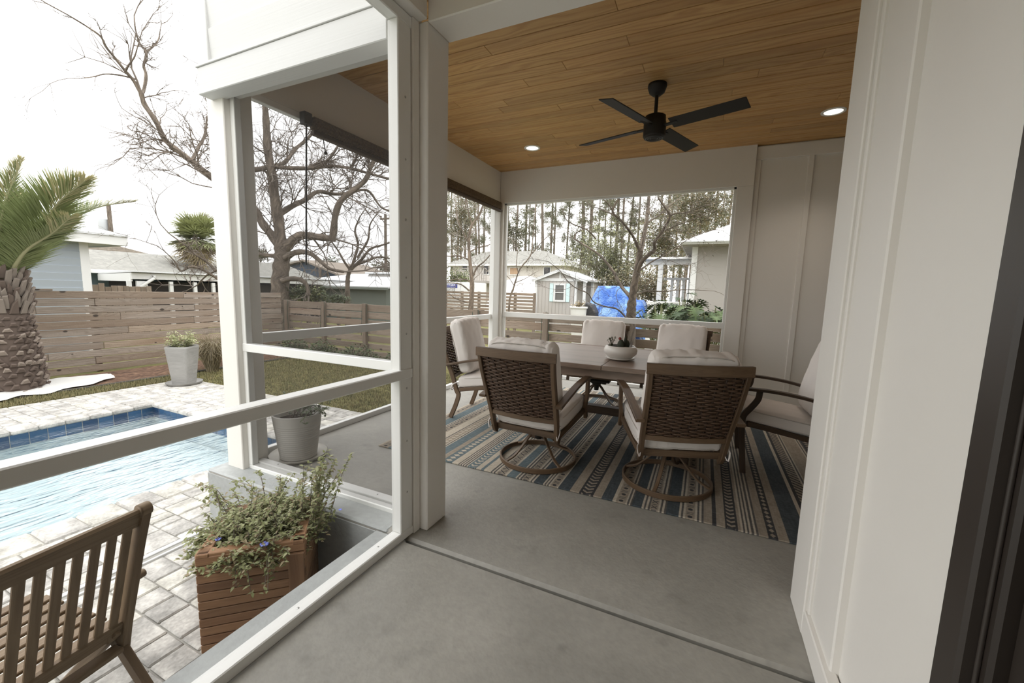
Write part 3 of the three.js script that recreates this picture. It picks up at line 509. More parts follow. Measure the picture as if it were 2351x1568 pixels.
{ // bowl of cacti on the table
  const p = [-0.60, 0.742, -3.42];
  const sa = tag(mesh('saucer', lathe([[0, 0.004], [0.11, 0.004], [0.135, 0.014], [0.14, 0.022], [0.135, 0.024], [0.112, 0.012], [0, 0.010]], 40), M.ceramic), 'white ceramic saucer under the cactus bowl on the table', 'saucer'); sa.position.set(...p);
  const g = thing('cactus_bowl', 'white glazed bowl of small cacti on the dining table', 'plant', [p[0], p[1] + 0.0105, p[2]]);
  mesh('bowl', lathe([[0, 0], [0.09, 0], [0.115, 0.012], [0.15, 0.05], [0.155, 0.08], [0.145, 0.108], [0.128, 0.122], [0.12, 0.118], [0.132, 0.10], [0.135, 0.08], [0, 0.07]], 48), M.ceramic, g);
  mesh('soil', lathe([[0, 0.103], [0.132, 0.098]], 32), M.soil, g);
  const cac = mat({ color: lin(0.05, 0.055, 0.035), roughness: 0.8 }), jade = mat({ color: lin(0.07, 0.075, 0.035), roughness: 0.7 });
  const cactus = (x, z, r, h) => { const P = []; const n = 14, m = 12, ps = [], uv = [], ix = []; for (let j = 0; j <= m; j++) { const t = j / m, rad = r * Math.pow(Math.max(0, Math.sin(Math.PI * (0.22 + 0.78 * t))), 0.5); for (let i = 0; i <= n * 2; i++) { const a = i / (n * 2) * 6.2832, q = rad * (i % 2 ? 0.86 : 1); ps.push(x + Math.cos(a) * q, 0.10 + t * h, z + Math.sin(a) * q); uv.push(i, j); } } const w = n * 2 + 1; for (let j = 0; j < m; j++) for (let i = 0; i < n * 2; i++) { const a = j * w + i; ix.push(a, a + w, a + 1, a + 1, a + w, a + w + 1); } return geo(ps, uv, ix); };
  mesh('cactus', cactus(0.01, 0.05, 0.034, 0.085), cac, g);
  mesh('cactus_bloom', new THREE.SphereGeometry(0.014, 10, 8).translate(-0.002, 0.192, 0.05), mat({ color: lin(0.22, 0.03, 0.02), roughness: 0.6 }), g);
  mesh('cactus', cactus(0.055, -0.02, 0.024, 0.075), cac, g); mesh('cactus', cactus(0.04, 0.0, 0.016, 0.115), cac, g);
  const tw = [], lv = []; for (let k = 0; k < 14; k++) { const a = k * 2.4, r = rr(0.01, 0.045), x = -0.085 + Math.cos(a) * r, z = 0.03 + Math.sin(a) * r, y = 0.10 + rr(0.03, 0.105); tw.push(tube([[-0.08, 0.10, 0.03], [lerp(-0.08, x, 0.5), lerp(0.1, y, 0.6), lerp(0.03, z, 0.4)], [x, y, z]], [0.0035, 0.0022, 0.0015], 4)); for (let q = 0; q < 5; q++) lv.push(leafGeo(0.014, 0.008).rotateZ(rr(0, 1)).rotateY(rr(0, 6)).translate(x + rr(-0.006, 0.006), y + rr(-0.012, 0.004), z + rr(-0.006, 0.006))); }
  mesh('succulent_stem', merge(tw), jade, g); mesh('succulent_leaf', merge(lv), jade, g);
  const vine = []; for (let k = 0; k < 7; k++) { const P = []; let x = 0.10, y = 0.105, z = 0.02, a = rr(0, 6); for (let i = 0; i < 7; i++) { P.push([x, y, z]); a += rr(-0.6, 0.6); x += Math.cos(a) * 0.012 + 0.003; z += Math.sin(a) * 0.012; y += rr(0.008, 0.034); } vine.push(tube(curve(P, 14), [0.0028, 0.001], 4)); } mesh('bare_stem', merge(vine), M.twigPale, g);
  mesh('pebble', new THREE.SphereGeometry(0.024, 10, 7).scale(1.2, 0.6, 1).translate(0.055, 0.105, 0.065), mat({ color: lin(0.3, 0.22, 0.16), roughness: 0.8 }), g);
  g.scale.setScalar(0.87); sa.scale.setScalar(0.87); mesh('pebble', new THREE.SphereGeometry(0.014, 10, 7).translate(-0.105, 0.105, 0.05), mat({ color: lin(0.5, 0.36, 0.3), roughness: 0.8 }), g);
}
{ // striped flat-woven rug: the pattern is dyed into it
  const X0 = -2.312, W = 3.66, Ln = 2.76;
  const cr = [0.79, 0.755, 0.69], tn = [0.65, 0.61, 0.55], bl = [0.43, 0.49, 0.51], db = [0.285, 0.32, 0.34], nv = [0.25, 0.25, 0.255], gr = [0.38, 0.37, 0.36];
  const B = [[-2.292, 's', cr], [-2.209, 'm', tn], [-2.114, 's', bl], [-2.07, 'l'], [-2.006, 'm', tn], [-1.937, 's', cr], [-1.908, 'l'], [-1.845, 'd', tn, cr], [-1.811, 'l'], [-1.73, 's', bl], [-1.685, 's', tn], [-1.60, 'd', bl, cr], [-1.558, 's', cr], [-1.468, 'l'], [-1.397, 'a', bl, cr], [-1.357, 's', cr], [-1.334, 's', bl], [-1.288, 's', cr], [-1.232, 'l'], [-1.166, 'x', tn], [-1.15, 's', cr], [-1.085, 's', bl], [-1.038, 'l'], [-0.986, 'x', tn], [-0.95, 'l'], [-0.884, 's', db], [-0.834, 'l'], [-0.785, 'm', tn], [-0.776, 's', cr], [-0.699, 's', db], [-0.638, 's', tn], [-0.547, 'a', nv, tn], [-0.493, 's', tn], [-0.424, 's', db], [-0.405, 's', cr], [-0.346, 'm', tn], [-0.308, 'l'], [-0.251, 's', db], [-0.205, 'l'], [-0.159, 'x', tn], [-0.114, 'l'], [-0.044, 's', db], [-0.009, 'l'], [0.042, 'm', tn], [0.088, 'l'], [0.133, 's', tn], [0.154, 's', nv], [0.198, 's', tn], [0.261, 'a', nv, tn], [0.276, 's', tn], [0.315, 'l'], [0.36, 'l'], [0.405, 's', tn], [0.449, 'd', nv, tn], [0.499, 's', tn], [0.60, 's', db], [0.62, 's', cr], [0.64, 's', nv], [0.70, 't', tn], [0.73, 'l'], [0.83, 's', tn], [0.87, 'l'], [0.94, 'd', nv, tn], [0.98, 'l'], [1.06, 's', bl], [1.10, 's', cr], [1.16, 'm', tn], [1.24, 's', db], [1.30, 'l'], [1.36, 's', cr]];
  const rug = tex(2048, 1536, (u, v) => {
    const x = X0 + u * W, z = v * Ln; let i = 0; while (i < B.length - 1 && x > B[i][0]) i++;
    const b = B[i], a0 = i ? B[i - 1][0] : X0, w = b[0] - a0, f = (x - a0) / w, c = (x - a0) - w / 2; let k;
    if (b[1] === 's') k = b[2];
    else if (b[1] === 'l') k = (Math.floor(f * Math.max(3, Math.round(w / 0.0105))) % 2) ? gr : cr;
    else if (b[1] === 'd') { const p = z % 0.052 - 0.026; k = Math.abs(p) / 0.021 + Math.abs(c) / (w * 0.33) < 1 ? b[3] : b[2]; }
    else if (b[1] === 'a') { const p = ((z - Math.abs(c) * 0.75 + 1) % 0.046); k = p < 0.02 && Math.abs(c) < w * 0.34 ? b[3] : b[2]; }
    else if (b[1] === 't') { const p = ((z + c * 0.9) % 0.05 + 0.05) % 0.05; k = p < 0.02 ? nv : b[2]; }
    else if (b[1] === 'x') { const p = (z % 0.07) - 0.035; k = Math.abs(Math.abs(p) - Math.abs(c) * 0.9) < 0.0045 && Math.abs(c) < w * 0.36 ? nv : Math.abs(p) > 0.031 && Math.abs(c) < w * 0.3 ? gr : b[2]; }
    else { const p = z % 0.09; k = Math.hypot(p - 0.02, c) < 0.0135 ? nv : (Math.abs(p - 0.052) < 0.004 || Math.abs(p - 0.07) < 0.004) && Math.abs(c) < w * 0.34 ? gr : b[2]; }
    const n = fbm(u, v, 240, 700, 2, 7) - 0.5, m = fbm(u, v, 500, 60, 2, 8) - 0.5; return k.map(q => q + n * 0.13 + m * 0.08);
  });
  rug.repeat.set(1, 1); rug.wrapS = rug.wrapT = THREE.ClampToEdgeWrapping;
  const g = bb(X0, X0 + W, 0.001, 0.011, -2.452 - Ln, -2.452, 0.003), P = g.attributes.position, U = g.attributes.uv;
  for (let i = 0; i < P.count; i++) U.setXY(i, (P.getX(i) - X0) / W, (-2.452 - P.getZ(i)) / Ln);
  tag(mesh('striped_rug', g, mat({ map: rug, color: lin(0.82, 0.80, 0.78), roughness: 1, bumpMap: rep(T.cloth, 0.0164, 0.0217), bumpScale: 0.0015 })), 'blue and cream striped flat woven rug under the dining table', 'rug');
}
{ // white ribbed pot behind the first bay
  const p = [-2.69, 0, -2.02];
  const sa = tag(mesh('saucer', lathe([[0, 0.004], [0.165, 0.004], [0.195, 0.03], [0.202, 0.031], [0.196, 0.02], [0.172, 0.0], [0, 0.0]], 40), mat({ color: lin(0.6, 0.57, 0.5), roughness: 0.3, transparent: true, opacity: 0.75 })), 'clear plastic saucer under the white ribbed pot', 'saucer'); sa.position.set(...p);
  const g = thing('ribbed_pot', 'large white ribbed plastic pot behind the first screen', 'plant pot', [p[0], 0.005, p[2]]);
  const prof = [[0, 0], [0.122, 0]]; for (let i = 0; i <= 60; i++) { const t = i / 60; prof.push([lerp(0.125, 0.168, t) + (t < 0.8 ? 0.0018 * Math.sin(t * 130) : 0), 0.005 + t * 0.325]); } prof.push([0.171, 0.336], [0.162, 0.339], [0.156, 0.325], [0.148, 0.26], [0, 0.26]);
  mesh('pot', lathe(prof, 48), mat({ color: lin(0.46, 0.44, 0.40), roughness: 0.55 }), g);
  mesh('soil', lathe([[0, 0.295], [0.08, 0.29], [0.152, 0.28]], 28), M.soil, g);
  const st = [], lf = []; for (let k = 0; k < 16; k++) { const a = k < 11 ? rr(-0.6, 0.9) : rr(0, 6.28), L = rr(0.12, 0.3), P = [[rr(-0.06, 0.08), 0.28, rr(-0.06, 0.06)]]; P.push([P[0][0] + Math.cos(a) * L * 0.4, 0.28 + rr(0.06, 0.16), P[0][2] - Math.sin(a) * L * 0.4], [P[0][0] + Math.cos(a) * L, 0.31 + rr(0.0, 0.14), P[0][2] - Math.sin(a) * L]); const c = curve(P, 8); st.push(tube(c, [0.003, 0.0012], 4)); for (let q = 3; q < 9; q++) for (let w = 0; w < 3; w++) lf.push(leafGeo(0.035, 0.012).rotateZ(rr(-0.5, 0.8)).rotateY(rr(0, 6.28)).translate(c[q].x, c[q].y, c[q].z)); }
  mesh('stem', merge(st), M.twig, g); mesh('foliage', merge(lf), M.leafDark, g);
}
// ================= POOL AND DECK =================
const G = -0.45; // deck level
function paverSpots(x0, x1, z0, z1) { const L = []; let z = z0; while (z < z1 - 0.02) { let d = [0.15, 0.15, 0.2][Math.floor(rnd() * 3)]; if (z1 - z - d < 0.08) d = z1 - z; let x = x0; while (x < x1 - 0.01) { let w = [0.1, 0.15, 0.15, 0.2, 0.225][Math.floor(rnd() * 5)]; if (x1 - x - w < 0.07) w = x1 - x; L.push([x, x + w, z, z + d]); x += w; } z += d; } return L; }
const paverGeo = (a, b, c, d) => { const g = box(b - a - 0.007, 0.06, d - c - 0.007, 0.007, 'x'); return g; };
{
  const g = struct('paving');
  mesh('joint_sand', merge([bb(-4.07, -1.46, G - 0.2, G - 0.012, -1.6, 1.6, 0), bb(-4.07, -3.0, G - 0.2, G - 0.012, -4.14, -1.6, 0), bb(-8.37, -4.07, G - 0.2, G - 0.012, -4.14, -3.02, 0), bb(-8.37, -7.05, G - 0.2, G - 0.012, -3.02, 2.5, 0)]), M.joint, g);
  const near = [...paverSpots(-3.80, -3.10, -1.572, 0.1), ...paverSpots(-3.0, -1.5, -1.572, 0.1), ...paverSpots(-3.80, -3.04, -3.02, -1.572)];
  for (const [a, b, c, d] of near) { const m = mesh('paver', paverGeo(a, b, c, d), M.paver[Math.floor(rnd() * 4)], g); m.position.set((a + b) / 2, G - 0.03 + rr(-0.003, 0.002), (c + d) / 2); m.rotation.set(rr(-0.012, 0.012), 0, rr(-0.012, 0.012)); }
  for (let z = -3.02; z < 0.6; z += 0.225) { const m = mesh('coping_paver', box(0.275, 0.06, 0.218, 0.012, 'x'), M.paver[Math.floor(rnd() * 4)], g); m.position.set(-3.945, G - 0.028, z + 0.1125); }
  for (let z = -3.02; z < 0.6; z += 0.225) { const m = mesh('coping_paver', box(0.275, 0.06, 0.22, 0.016, 'x'), M.paver[Math.floor(rnd() * 4)], g); m.position.set(-7.16, G - 0.028, z + 0.1125); m.rotation.y = rr(-0.01, 0.01); }
  for (let x = -7.05; x < -3.9; x += 0.225) { const m = mesh('coping_paver', box(0.22, 0.06, 0.275, 0.016, 'x'), M.paver[Math.floor(rnd() * 4)], g); m.position.set(x + 0.1125, G - 0.028, -3.13); m.rotation.y = rr(-0.01, 0.01); }
  { const m = mesh('coping_paver', box(0.26, 0.06, 0.26, 0.016, 'x'), M.paver[1], g); m.position.set(-7.175, G - 0.028, -3.145); }
  const far = [...paverSpots(-8.37, -7.30, -4.14, 1.6), ...paverSpots(-7.30, -3.05, -4.14, -3.27)], by = [[], [], [], []];
  for (const [a, b, c, d] of far) by[Math.floor(rnd() * 4)].push(paverGeo(a, b, c, d).translate((a + b) / 2, G - 0.03 + rr(-0.002, 0.002), (c + d) / 2));
  by.forEach((L, i) => stuff(mesh('paver_field', merge(L), M.paver[i], g)));
}
{ // channel drain let into the paving
  const g = thing('channel_drain', 'white channel drain strip across the pavers beside the planter', 'drain', [-3.05, G, -0.3]);
  const w = mat({ color: lin(0.75, 0.75, 0.74), roughness: 0.4 });
  mesh('channel', merge([bb(-0.045, -0.012, -0.03, 0.005, -1.26, 1.2, 0.003, 'z'), bb(0.03, 0.045, -0.03, 0.005, -1.26, 1.2, 0.003, 'z')]), w, g);
  mesh('grate', bb(-0.012, 0.03, -0.03, -0.004, -1.26, 1.2, 0.002, 'z'), M.joint, g);
}
{ // pool
  const g = struct('pool');
  const pl = mat({ color: lin(0.40, 0.46, 0.47), roughness: 0.7, bumpMap: T.stoneBump, bumpScale: 0.002 });
  const Y0 = -1.75, P = [];
  P.push(bb(-7.2, -3.9, Y0 - 0.1, Y0, -3.1, 3.2, 0), bb(-7.2, -7.06, Y0, G - 0.05, -3.16, 3.2, 0), bb(-4.06, -3.85, Y0, G - 0.055, -3.16, 3.2, 0), bb(-7.2, -3.9, Y0, G - 0.05, -3.16, -3.03, 0), bb(-7.2, -3.9, Y0, G - 0.05, 3.1, 3.2, 0));
  P.push(bb(-7.06, -5.0, Y0, -0.86, -3.03, -0.2, 0.02), bb(-5.0, -4.75, Y0, -1.1, -3.03, -0.2, 0.02)); // sun shelf and step
  mesh('basin', merge(P), pl, g);
  mesh('water', (() => { const q = new THREE.PlaneGeometry(3.0, 6.15).rotateX(-Math.PI / 2).translate(-5.56, G - 0.092, 0.04), U = q.attributes.uv, A = q.attributes.position; for (let i = 0; i < A.count; i++) U.setXY(i, A.getX(i), A.getZ(i)); return q; })(), mat({ color: lin(0.93, 0.97, 0.98), roughness: 0.03, transmission: 1, thickness: 0, ior: 1.33, bumpMap: T.wave, bumpScale: 0.03 }, true), g);
  const tm = [[0.028, 0.075, 0.15], [0.035, 0.09, 0.18], [0.02, 0.05, 0.11]].map(c => mat({ color: lin(...c), roughness: 0.18 })), tg = box(0.012, 0.145, 0.146, 0.004, 'z'), tx = box(0.146, 0.145, 0.012, 0.004, 'x');
  mesh('grout', merge([bb(-7.062, -7.054, G - 0.21, G - 0.055, -3.03, 3, 0), bb(-7.06, -4.06, G - 0.21, G - 0.055, -3.034, -3.026, 0)]), mat({ color: lin(0.6, 0.62, 0.6), roughness: 0.9 }), g);
  for (let z = -3.03; z < 0.6; z += 0.152) { const m = mesh('tile', tg, tm[Math.floor(rnd() * 3)], g); m.position.set(-7.052, G - 0.13, z + 0.076); }
  for (let x = -7.06; x < -4.1; x += 0.152) { const m = mesh('tile', tx, tm[Math.floor(rnd() * 3)], g); m.position.set(x + 0.076, G - 0.13, -3.022); }
}
// ---------- ground ----------
{ // lawn runs under everything outside; the pool and its deck are let into it
  const L = [bb(-70, -8.37, -0.7, -0.472, -70, 40, 0), bb(-8.37, -3.04, -0.7, -0.472, -70, -4.14, 0), bb(-3.04, 60, -0.7, -0.472, -70, -6.0, 0), bb(2.75, 60, -0.7, -0.472, -6.0, 40, 0), bb(-8.37, 2.75, -0.7, -0.472, 3.3, 40, 0)];
  smesh('lawn', merge(L), M.lawn);
  const N = 26000, bg = (() => { const p = [], u = [], ix = []; for (let k = 0; k < 4; k++) { const a = k * 1.7, x = Math.cos(a) * 0.012, z = Math.sin(a) * 0.012, w = 0.004, h = 0.03 + 0.012 * (k % 3), b = p.length / 3; p.push(x - w * Math.sin(a), 0, z + w * Math.cos(a), x + w * Math.sin(a), 0, z - w * Math.cos(a), x * 2.2, h, z * 2.2); u.push(0, 0, 1, 0, 0.5, 1); ix.push(b, b + 1, b + 2); } return geo(p, u, ix); })();
  const im = new THREE.InstancedMesh(bg, M.blade, N); im.name = 'lawn_grass'; const m4 = new THREE.Matrix4(), q = new THREE.Quaternion(), col = new THREE.Color();
  for (let i = 0; i < N; i++) {
    let x, z; const t = rnd();
    if (t < 0.16) { x = rr(-8.9, -8.38); z = rr(-4.2, -0.8); } else if (t < 0.75) { x = rr(-9.4, -3.1); z = rr(-7.0, -4.15); } else { x = rr(-4.5, 0.6); z = rr(-8.8, -6.05); }
    q.setFromAxisAngle(V(0, 1, 0), rr(0, 6.28)); const s = rr(0.6, 1.3); m4.compose(V(x, -0.475, z), q, V(s * 1.3, s, s * 1.3)); im.setMatrixAt(i, m4);
    const k = rnd(); col.setRGB(lerp(0.8, 1.9, k), lerp(0.85, 1.65, k), lerp(0.8, 1.7, k)); im.setColorAt(i, col);
  }
  im.userData = { kind: 'stuff', label: 'short winter grass of the lawn beyond the pool deck', category: 'grass' }; add(im);
}
{ // mulch bed along the fence, white weed cloth round the palm, edging
  const P = [], U = [], I = []; const nx = 12, nz = 60;
  for (let i = 0; i <= nz; i++) for (let j = 0; j <= nx; j++) { const x = lerp(-10.35, -8.92, j / nx), z = lerp(2, -7.4, i / nz); const e = Math.sin(Math.PI * j / nx); P.push(x, -0.478 + e * (0.05 + 0.05 * fbm(j / nx, i / nz, 4, 24, 3, 5)), z); U.push(x, z); }
  for (let i = 0; i < nz; i++) for (let j = 0; j < nx; j++) { const a = i * (nx + 1) + j; I.push(a, a + 1, a + nx + 1, a + 1, a + nx + 2, a + nx + 1); }
  smesh('mulch_bed', geo(P, U, I), M.mulch);
  const p2 = [], u2 = [], i2 = []; const m = 40;
  for (let i = 0; i <= m; i++) for (let j = 0; j <= 12; j++) { const t = i / m, z = lerp(0.2, -3.45, t), hw = 0.66 * Math.pow(Math.max(0, 1 - Math.pow(Math.abs(t * 1.02 - 0.3) / 0.75, 2.2)), 0.5) + 0.02, x = -9.36 - 0.1 * t + (j / 12 - 0.5) * 2 * hw * (1 + 0.12 * Math.sin(i * 1.1)); p2.push(x, -0.395 + 0.05 * fbm(j / 12, t, 6, 14, 3, 9) - 0.05 * Math.pow(Math.abs(j / 6 - 1), 4), z); u2.push(x, z); }
  for (let i = 0; i < m; i++) for (let j = 0; j < 12; j++) { const a = i * 13 + j; i2.push(a, a + 1, a + 13, a + 1, a + 14, a + 13); }
  tag(mesh('weed_cloth', geo(p2, u2, i2), mat({ color: lin(0.72, 0.71, 0.68), roughness: 0.95, side: THREE.DoubleSide, bumpMap: T.cloth, bumpScale: 0.004 })), 'crumpled white ground cloth laid round the foot of the palm', 'ground cloth');
  tag(mesh('bed_edging', tube(curve([[-8.92, -0.45, 2], [-8.90, -0.45, 0], [-8.93, -0.45, -2], [-8.90, -0.45, -4], [-8.95, -0.45, -7.3]], 40), 0.022, 6), mat({ color: lin(0.06, 0.055, 0.045), roughness: 0.8 })), 'black plastic edging strip along the mulch bed', 'edging');
}
// ---------- fences ----------
{ // tall board fence along the pool side
  const g = thing('board_fence', 'weathered horizontal board fence behind the pool and palm', 'fence', [-10.42, 0, 0]);
  const top = 1.07, n = 11, pit = 0.1385; const joints = [3.4, 0.9, -1.45, -3.72, -5.3, -7.45];
  for (const z of [3, 0.8, -1.5, -3.7, -5.6, -7.4]) mesh('post', bb(-0.14, -0.05, -0.6, 1.03, z - 0.045, z + 0.045, 0.004, 'y'), M.fence[1], g);
  for (let r = 0; r < n; r++) {
    let z = 3.4 + rr(-0.5, 0.3), y1 = top - r * pit, k = 0;
    while (z > -7.45) { const L = r % 2 ? [2.4, 2.44][k % 2] : [1.3, 2.44, 2.44, 2.44][Math.min(k, 3)]; const z1 = Math.max(-7.46, z - L); k++;
      if (z - z1 > 0.1) { const b = box(0.024, pit - rr(0.007, 0.017), z - z1 - 0.004, 0.004, 'z'); b.rotateX(rr(-0.0025, 0.0025)); const m = mesh('board', b, M.fence[Math.floor(rnd() * 4)], g); m.position.set(rr(-0.012, 0.006), y1 - pit / 2, (z + z1) / 2); } z = z1; }
  }
  mesh('cap_board', bb(-0.03, 0.03, 1.068, 1.098, -3.15, 3.2, 0.004, 'z'), M.fence[1], g);
}
{ // low rail fence round the back
  const g = thing('rail_fence', 'low horizontal rail fence with gaps just beyond the porch', 'fence', [0, 0, -7.52]);
  const wire = mat({ color: lin(0.03, 0.055, 0.035), roughness: 0.6 });
  const posts = [-10.2, -8.8, -7.4, -5.88, -4.32, -2.76, -1.2, 0.36, 1.9];
  for (const x of posts) { mesh('post', bb(x - 0.05, x + 0.05, -0.6, 0.885, 0.015, 0.105, 0.005, 'y'), M.lowFence[1], g);
    const L = []; for (const s of [-1, 1]) L.push(tube(curve([[x, 0.89, 0.02], [x + s * 0.06, 0.86, 0.06], [x + s * 0.07, 0.5, 0.09], [x + s * 0.1, 0.1, 0.09]], 10), 0.006, 5)); mesh('light_cord', merge(L), wire, g); }
  const ys = [0.86, 0.672, 0.484, 0.296, 0.108, -0.08, -0.268];
  for (let i = 0; i < posts.length - 1; i++) for (let r = 0; r < ys.length; r++) { const x0 = posts[i], x1 = posts[i + 1], h = r === 0 ? 0.165 : 0.145; const m = mesh('rail_board', box(x1 - x0 - 0.004, h + rr(-0.008, 0.006), 0.026, 0.004, 'x'), M.lowFence[Math.floor(rnd() * 3)], g); m.position.set((x0 + x1) / 2, ys[r] - h / 2, rr(-0.004, 0.004)); m.rotation.z = rr(-0.006, 0.006); }
}
// ---------- planters, pots and garden chair ----------
{ // slatted timber planter standing cornerwise
  const S = 0.455, y0 = G, y1 = 0.035;
  const g = thing('wooden_planter', 'square slatted wooden planter of trailing blue flowers by the porch slab', 'planter', [-2.0, y0, -1.285], 0.755 + Math.PI / 2 - 1.5708);
  const H = y1 - y0, n = 11, ph = H / n;
  for (const [dx, dz] of [[1, 1], [1, -1], [-1, 1], [-1, -1]]) mesh('corner_post', bb(dx * (S / 2 - 0.06), dx * (S / 2 - 0.022), 0, H, dz * (S / 2 - 0.06), dz * (S / 2 - 0.022), 0.003, 'y'), M.planter[1], g);
  for (let f = 0; f < 4; f++) for (let k = 0; k < n; k++) { const b = box(S - (f % 2 ? 0.045 : 0.002), ph - 0.0035, 0.019, 0.003, 'x'); b.translate(0, ph * (k + 0.5), S / 2 - 0.0105); b.rotateY(f * Math.PI / 2); mesh('slat', b, M.planter[Math.floor(rnd() * 3)], g); }
  mesh('batten', bb(S / 2 - 0.075, S / 2 - 0.004, 0.0, H - 0.045, S / 2, S / 2 + 0.012, 0.003, 'y'), M.planter[1], g);
  for (let f = 0; f < 4; f++) { const b = box(S, 0.02, 0.052, 0.004, 'x'); b.translate(0, H + 0.004, S / 2 - 0.03); b.rotateY(f * Math.PI / 2); mesh('rim_board', b, M.planter[2], g); }
  mesh('soil', bb(-S / 2 + 0.025, S / 2 - 0.025, H - 0.16, H - 0.06, -S / 2 + 0.025, S / 2 - 0.025, 0.01), M.soil, g);
  const p = thing('trailing_plant', 'leafy trailing plant with small blue flowers growing in the wooden planter', 'plant', [-2.0, y1 - 0.06, -1.285]);
  const st = [], la = [], lb = [], ld = [], fl = [];
  const sprig = (b, tip, sag, n, dens) => { const c = curve([b, b.clone().lerp(tip, 0.5).add(V(0, sag, 0)), tip], n); st.push(tube(c, [0.0028, 0.001], 4)); c.forEach((q, i) => { if (i < 1) return; for (let k = 0; k < dens; k++) { const L = rr(0.014, 0.029), l = leafGeo(L, L * 0.5, 0.25).rotateZ(rr(-0.5, 0.9)).rotateY(rr(0, 6.28)).translate(q.x + rr(-0.006, 0.006), q.y + rr(-0.006, 0.006), q.z + rr(-0.006, 0.006)); const t = rnd(); (t < 0.5 ? la : t < 0.86 ? lb : ld).push(l); } }); return c; };
  for (let i = 0; i < 1050; i++) { const a = rr(0, 6.28), r = 0.23 * Math.sqrt(rnd()), b = V(Math.cos(a) * r * 0.95, rr(-0.05, 0.01), Math.sin(a) * r * 0.95), o = rr(0, 6.28), L = rr(0.05, 0.15); sprig(b, b.clone().add(V(Math.cos(o) * L * 0.8 + Math.cos(a) * 0.03, rr(0.03, 0.18) * (1.2 - r / 0.27), Math.sin(o) * L * 0.8 + Math.sin(a) * 0.03)), rr(0.01, 0.04), 6, 4); }
  for (let i = 0; i < 34; i++) { const b = V(rr(-0.2, 0.24), 0.02, rr(-0.2, 0.2)); sprig(b, b.clone().add(V(rr(-0.06, 0.1), rr(0.12, 0.24), rr(-0.08, 0.04))), 0.02, 10, 3); }
  for (let i = 0; i < 16; i++) { const b = V(rr(0.1, 0.26), 0.04, rr(-0.26, -0.1)); sprig(b, b.clone().add(V(rr(-0.02, 0.1), rr(0.2, 0.36), rr(-0.12, 0.02))), 0.03, 14, 4); }
  for (let i = 0; i < 10; i++) { const b = V(-0.16, 0.03, rr(-0.15, 0.15)); sprig(b, b.clone().add(V(rr(-0.5, -0.22), rr(-0.02, 0.16), rr(-0.12, 0.06))), 0.09, 14, 3); }
  for (let i = 0; i < 6; i++) { const a = rr(0.4, 1.2), b = V(Math.cos(a) * 0.2, 0.03, Math.sin(a) * 0.2 * (i % 2 ? 1 : 0.6)); sprig(b, b.clone().add(V(rr(0.05, 0.16), rr(-0.16, -0.05), rr(0.0, 0.14))), 0.07, 10, 3); }
  mesh('stem', merge(st), M.twig, p); mesh('foliage', merge(la), M.leafA, p); mesh('foliage', merge(lb), M.leafB, p); mesh('dry_foliage', merge(ld), M.leafDry, p);
  const blue = mat({ color: lin(0.20, 0.24, 0.72), roughness: 0.6 });
  for (const [x, y, z, s] of [[-0.04, 0.075, 0.2, 0.8], [0.1, 0.09, 0.1, 0.7], [0.2, 0.08, 0.13, 1.2], [0.42, 0.19, -0.12, 0.5]]) { const F = []; for (let k = 0; k < 5; k++) F.push(new THREE.SphereGeometry(0.009 * s, 8, 6).scale(1, 0.4, 0.8).translate(0.010 * s, 0, 0).rotateZ(0.3).rotateY(k * 1.257).translate(x, y, z)); mesh('flower', merge(F), blue, p); }
}
